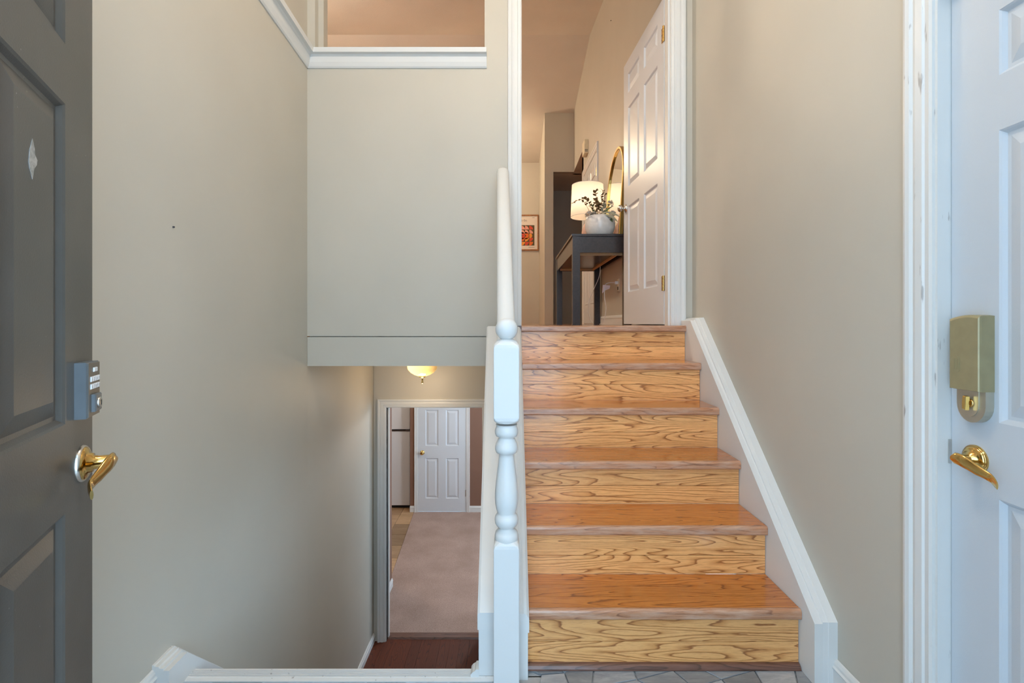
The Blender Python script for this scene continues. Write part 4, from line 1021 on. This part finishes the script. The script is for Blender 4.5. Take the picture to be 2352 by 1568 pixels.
mb.loft([[(HALL_X,y,z) for y, z in ring[0]], [(HALL_X-0.045,y,z) for y, z in ring[0]], [(HALL_X-0.052,y,z) for y, z in ring[1]]], smooth=False); mb.build('cover', IVORY, ch)
for k in range(3):
    mb = MB(); mb.box(HALL_X-0.046, HALL_X-0.006, 6.559, 6.5605, UP+2.262+k*0.012, UP+2.268+k*0.012); mb.build('vent_slot', INK, ch)

# framed poster on the end wall
py = 9.715; fx0, fx1, fz0, fz1 = 0.02, 0.515, UP+1.418, UP+2.110
ps = empty('framed_poster', ((fx0+fx1)/2, py, fz0)); tag(ps, 'framed print of orange and red half circles on the far wall', 'poster')
for x0, x1, z0, z1 in ((fx0, fx0+0.022, fz0, fz1), (fx1-0.022, fx1, fz0, fz1), (fx0+0.022, fx1-0.022, fz0, fz0+0.022), (fx0+0.022, fx1-0.022, fz1-0.022, fz1)):
    mb = MB(); mb.box(x0, x1, py-0.022, py, z0, z1); mb.build('frame_rail', WALNUT, ps)
mb = MB(); mb.box(fx0+0.02, fx1-0.02, py-0.010, py-0.004, fz0+0.02, fz1-0.02); pp = mb.build('print', PAPER, ps)
ax0, ax1, az0, az1 = fx0+0.075, fx1-0.080, fz0+0.095, fz0+0.490
mb = MB(); mb.box(ax0, ax1, py-0.0108, py-0.0098, az0, az1); mb.build('print_field', OLIVE, pp)
def sector(cx, cz_, r0, r1, a0, a1, mat, lay):
    n = 14; a_ = [(cx+r1*math.cos(a0+(a1-a0)*k/n), cz_+r1*math.sin(a0+(a1-a0)*k/n)) for k in range(n+1)]
    b_ = [(cx+r0*math.cos(a0+(a1-a0)*k/n), cz_+r0*math.sin(a0+(a1-a0)*k/n)) for k in range(n, -1, -1)] if r0 > 0 else ([] if abs(a1-a0) >= PI else [(cx, cz_)])
    pts = [(min(max(x, ax0), ax1), min(max(z, az0), az1)) for x, z in a_+b_]
    mb = MB(); y = py-0.0108-lay*0.0004
    if r0 > 0:
        for k in range(n):
            q = [pts[k], pts[k+1], pts[2*n+1-k-1], pts[2*n+1-k]]; mb.add([(x, y, z) for x, z in q], [(0,1,2,3)])
    else: mb.add([(x, y, z) for x, z in pts], [tuple(range(len(pts)))])
    mb.build('print_shape', mat, pp)
cz0 = (az0+az1)/2-0.005; u = 0.072; bx = fx1-0.335
for row, cols in ((2, (PINK, PINK, RED)), (1, (PINK, PINK, PINK)), (0, (RED, ORANGE, AMBER)), (-1, (ORANGE, AMBER, RED)), (-2, (AMBER, RED, ORANGE))):
    for c_, mat in enumerate(cols):
        cx = bx+c_*0.082+(0 if c_ == 0 else -0.008)
        zz = cz0+row*0.078
        if row == 0:
            if c_ == 0: sector(cx, zz, 0.022, u, -PI, PI, mat, 1)
            elif c_ == 1: sector(cx, zz, 0.020, u, -PI/2, PI/2, mat, 1)
            else: sector(cx, zz, 0.0, 0.055, -PI/2, PI/2, mat, 1)
        elif row > 0: sector(cx, zz-0.036, 0.0, u, 0.0, PI/2 if c_ else PI, mat, 1)
        else: sector(cx, zz+0.036, 0.012 if row == -1 else 0.0, u, -PI/2 if c_ else -PI, 0.0, mat, 1)
def text_part(txt, x, z, size, parent, y):
    cu = bpy.data.curves.new('lettering', 'FONT'); cu.body = txt; cu.size = size; cu.align_x = 'RIGHT'
    ob = bpy.data.objects.new('lettering', cu); C.objects.link(ob)
    dg = bpy.context.evaluated_depsgraph_get(); dg.update()
    me = bpy.data.meshes.new_from_object(ob.evaluated_get(dg)); bpy.data.objects.remove(ob)
    me.materials.clear(); me.materials.append(INK)
    o = bpy.data.objects.new('lettering', me); C.objects.link(o); o.parent = parent
    o.rotation_euler = (PI/2, 0, 0); o.location = Vector((x, y, z))-wloc(parent)
text_part('to Go', fx1-0.225, fz1-0.125, 0.052, pp, py-0.0108)
text_part('of prints', fx1-0.075, fz1-0.064, 0.016, pp, py-0.0108) if False else None
for x0, x1, z in ((fx1-0.125, fx1-0.078, fz1-0.060), (fx1-0.195, fx1-0.078, fz0+0.062)):
    mb = MB(); mb.box(x0, x1, py-0.0108, py-0.0102, z, z+0.006); mb.build('print_line', INK, pp)

# nails left in the walls
mb = MB(); mb.lathe(0, 0, [(0.0028,0),(0.0032,0.003),(0.002,0.006)], 10, frameM((left_x(1.705), 1.705, 1.526), (0,1,0), (0,0,1), (1,0.05,0)))
tag(mb.build('nail', INK), 'tiny dark nail in the left wall of the entry', 'nail')
mb = MB(); mb.lathe(0, 0, [(0.004,0),(0.005,0.004),(0.003,0.008)], 10, frameM((HALL_X, 5.04, 4.24), (0,1,0), (0,0,1), (-1,0,0)))
tag(mb.build('nail', INK), 'tiny dark nail high on the hall wall above the mirror', 'nail')
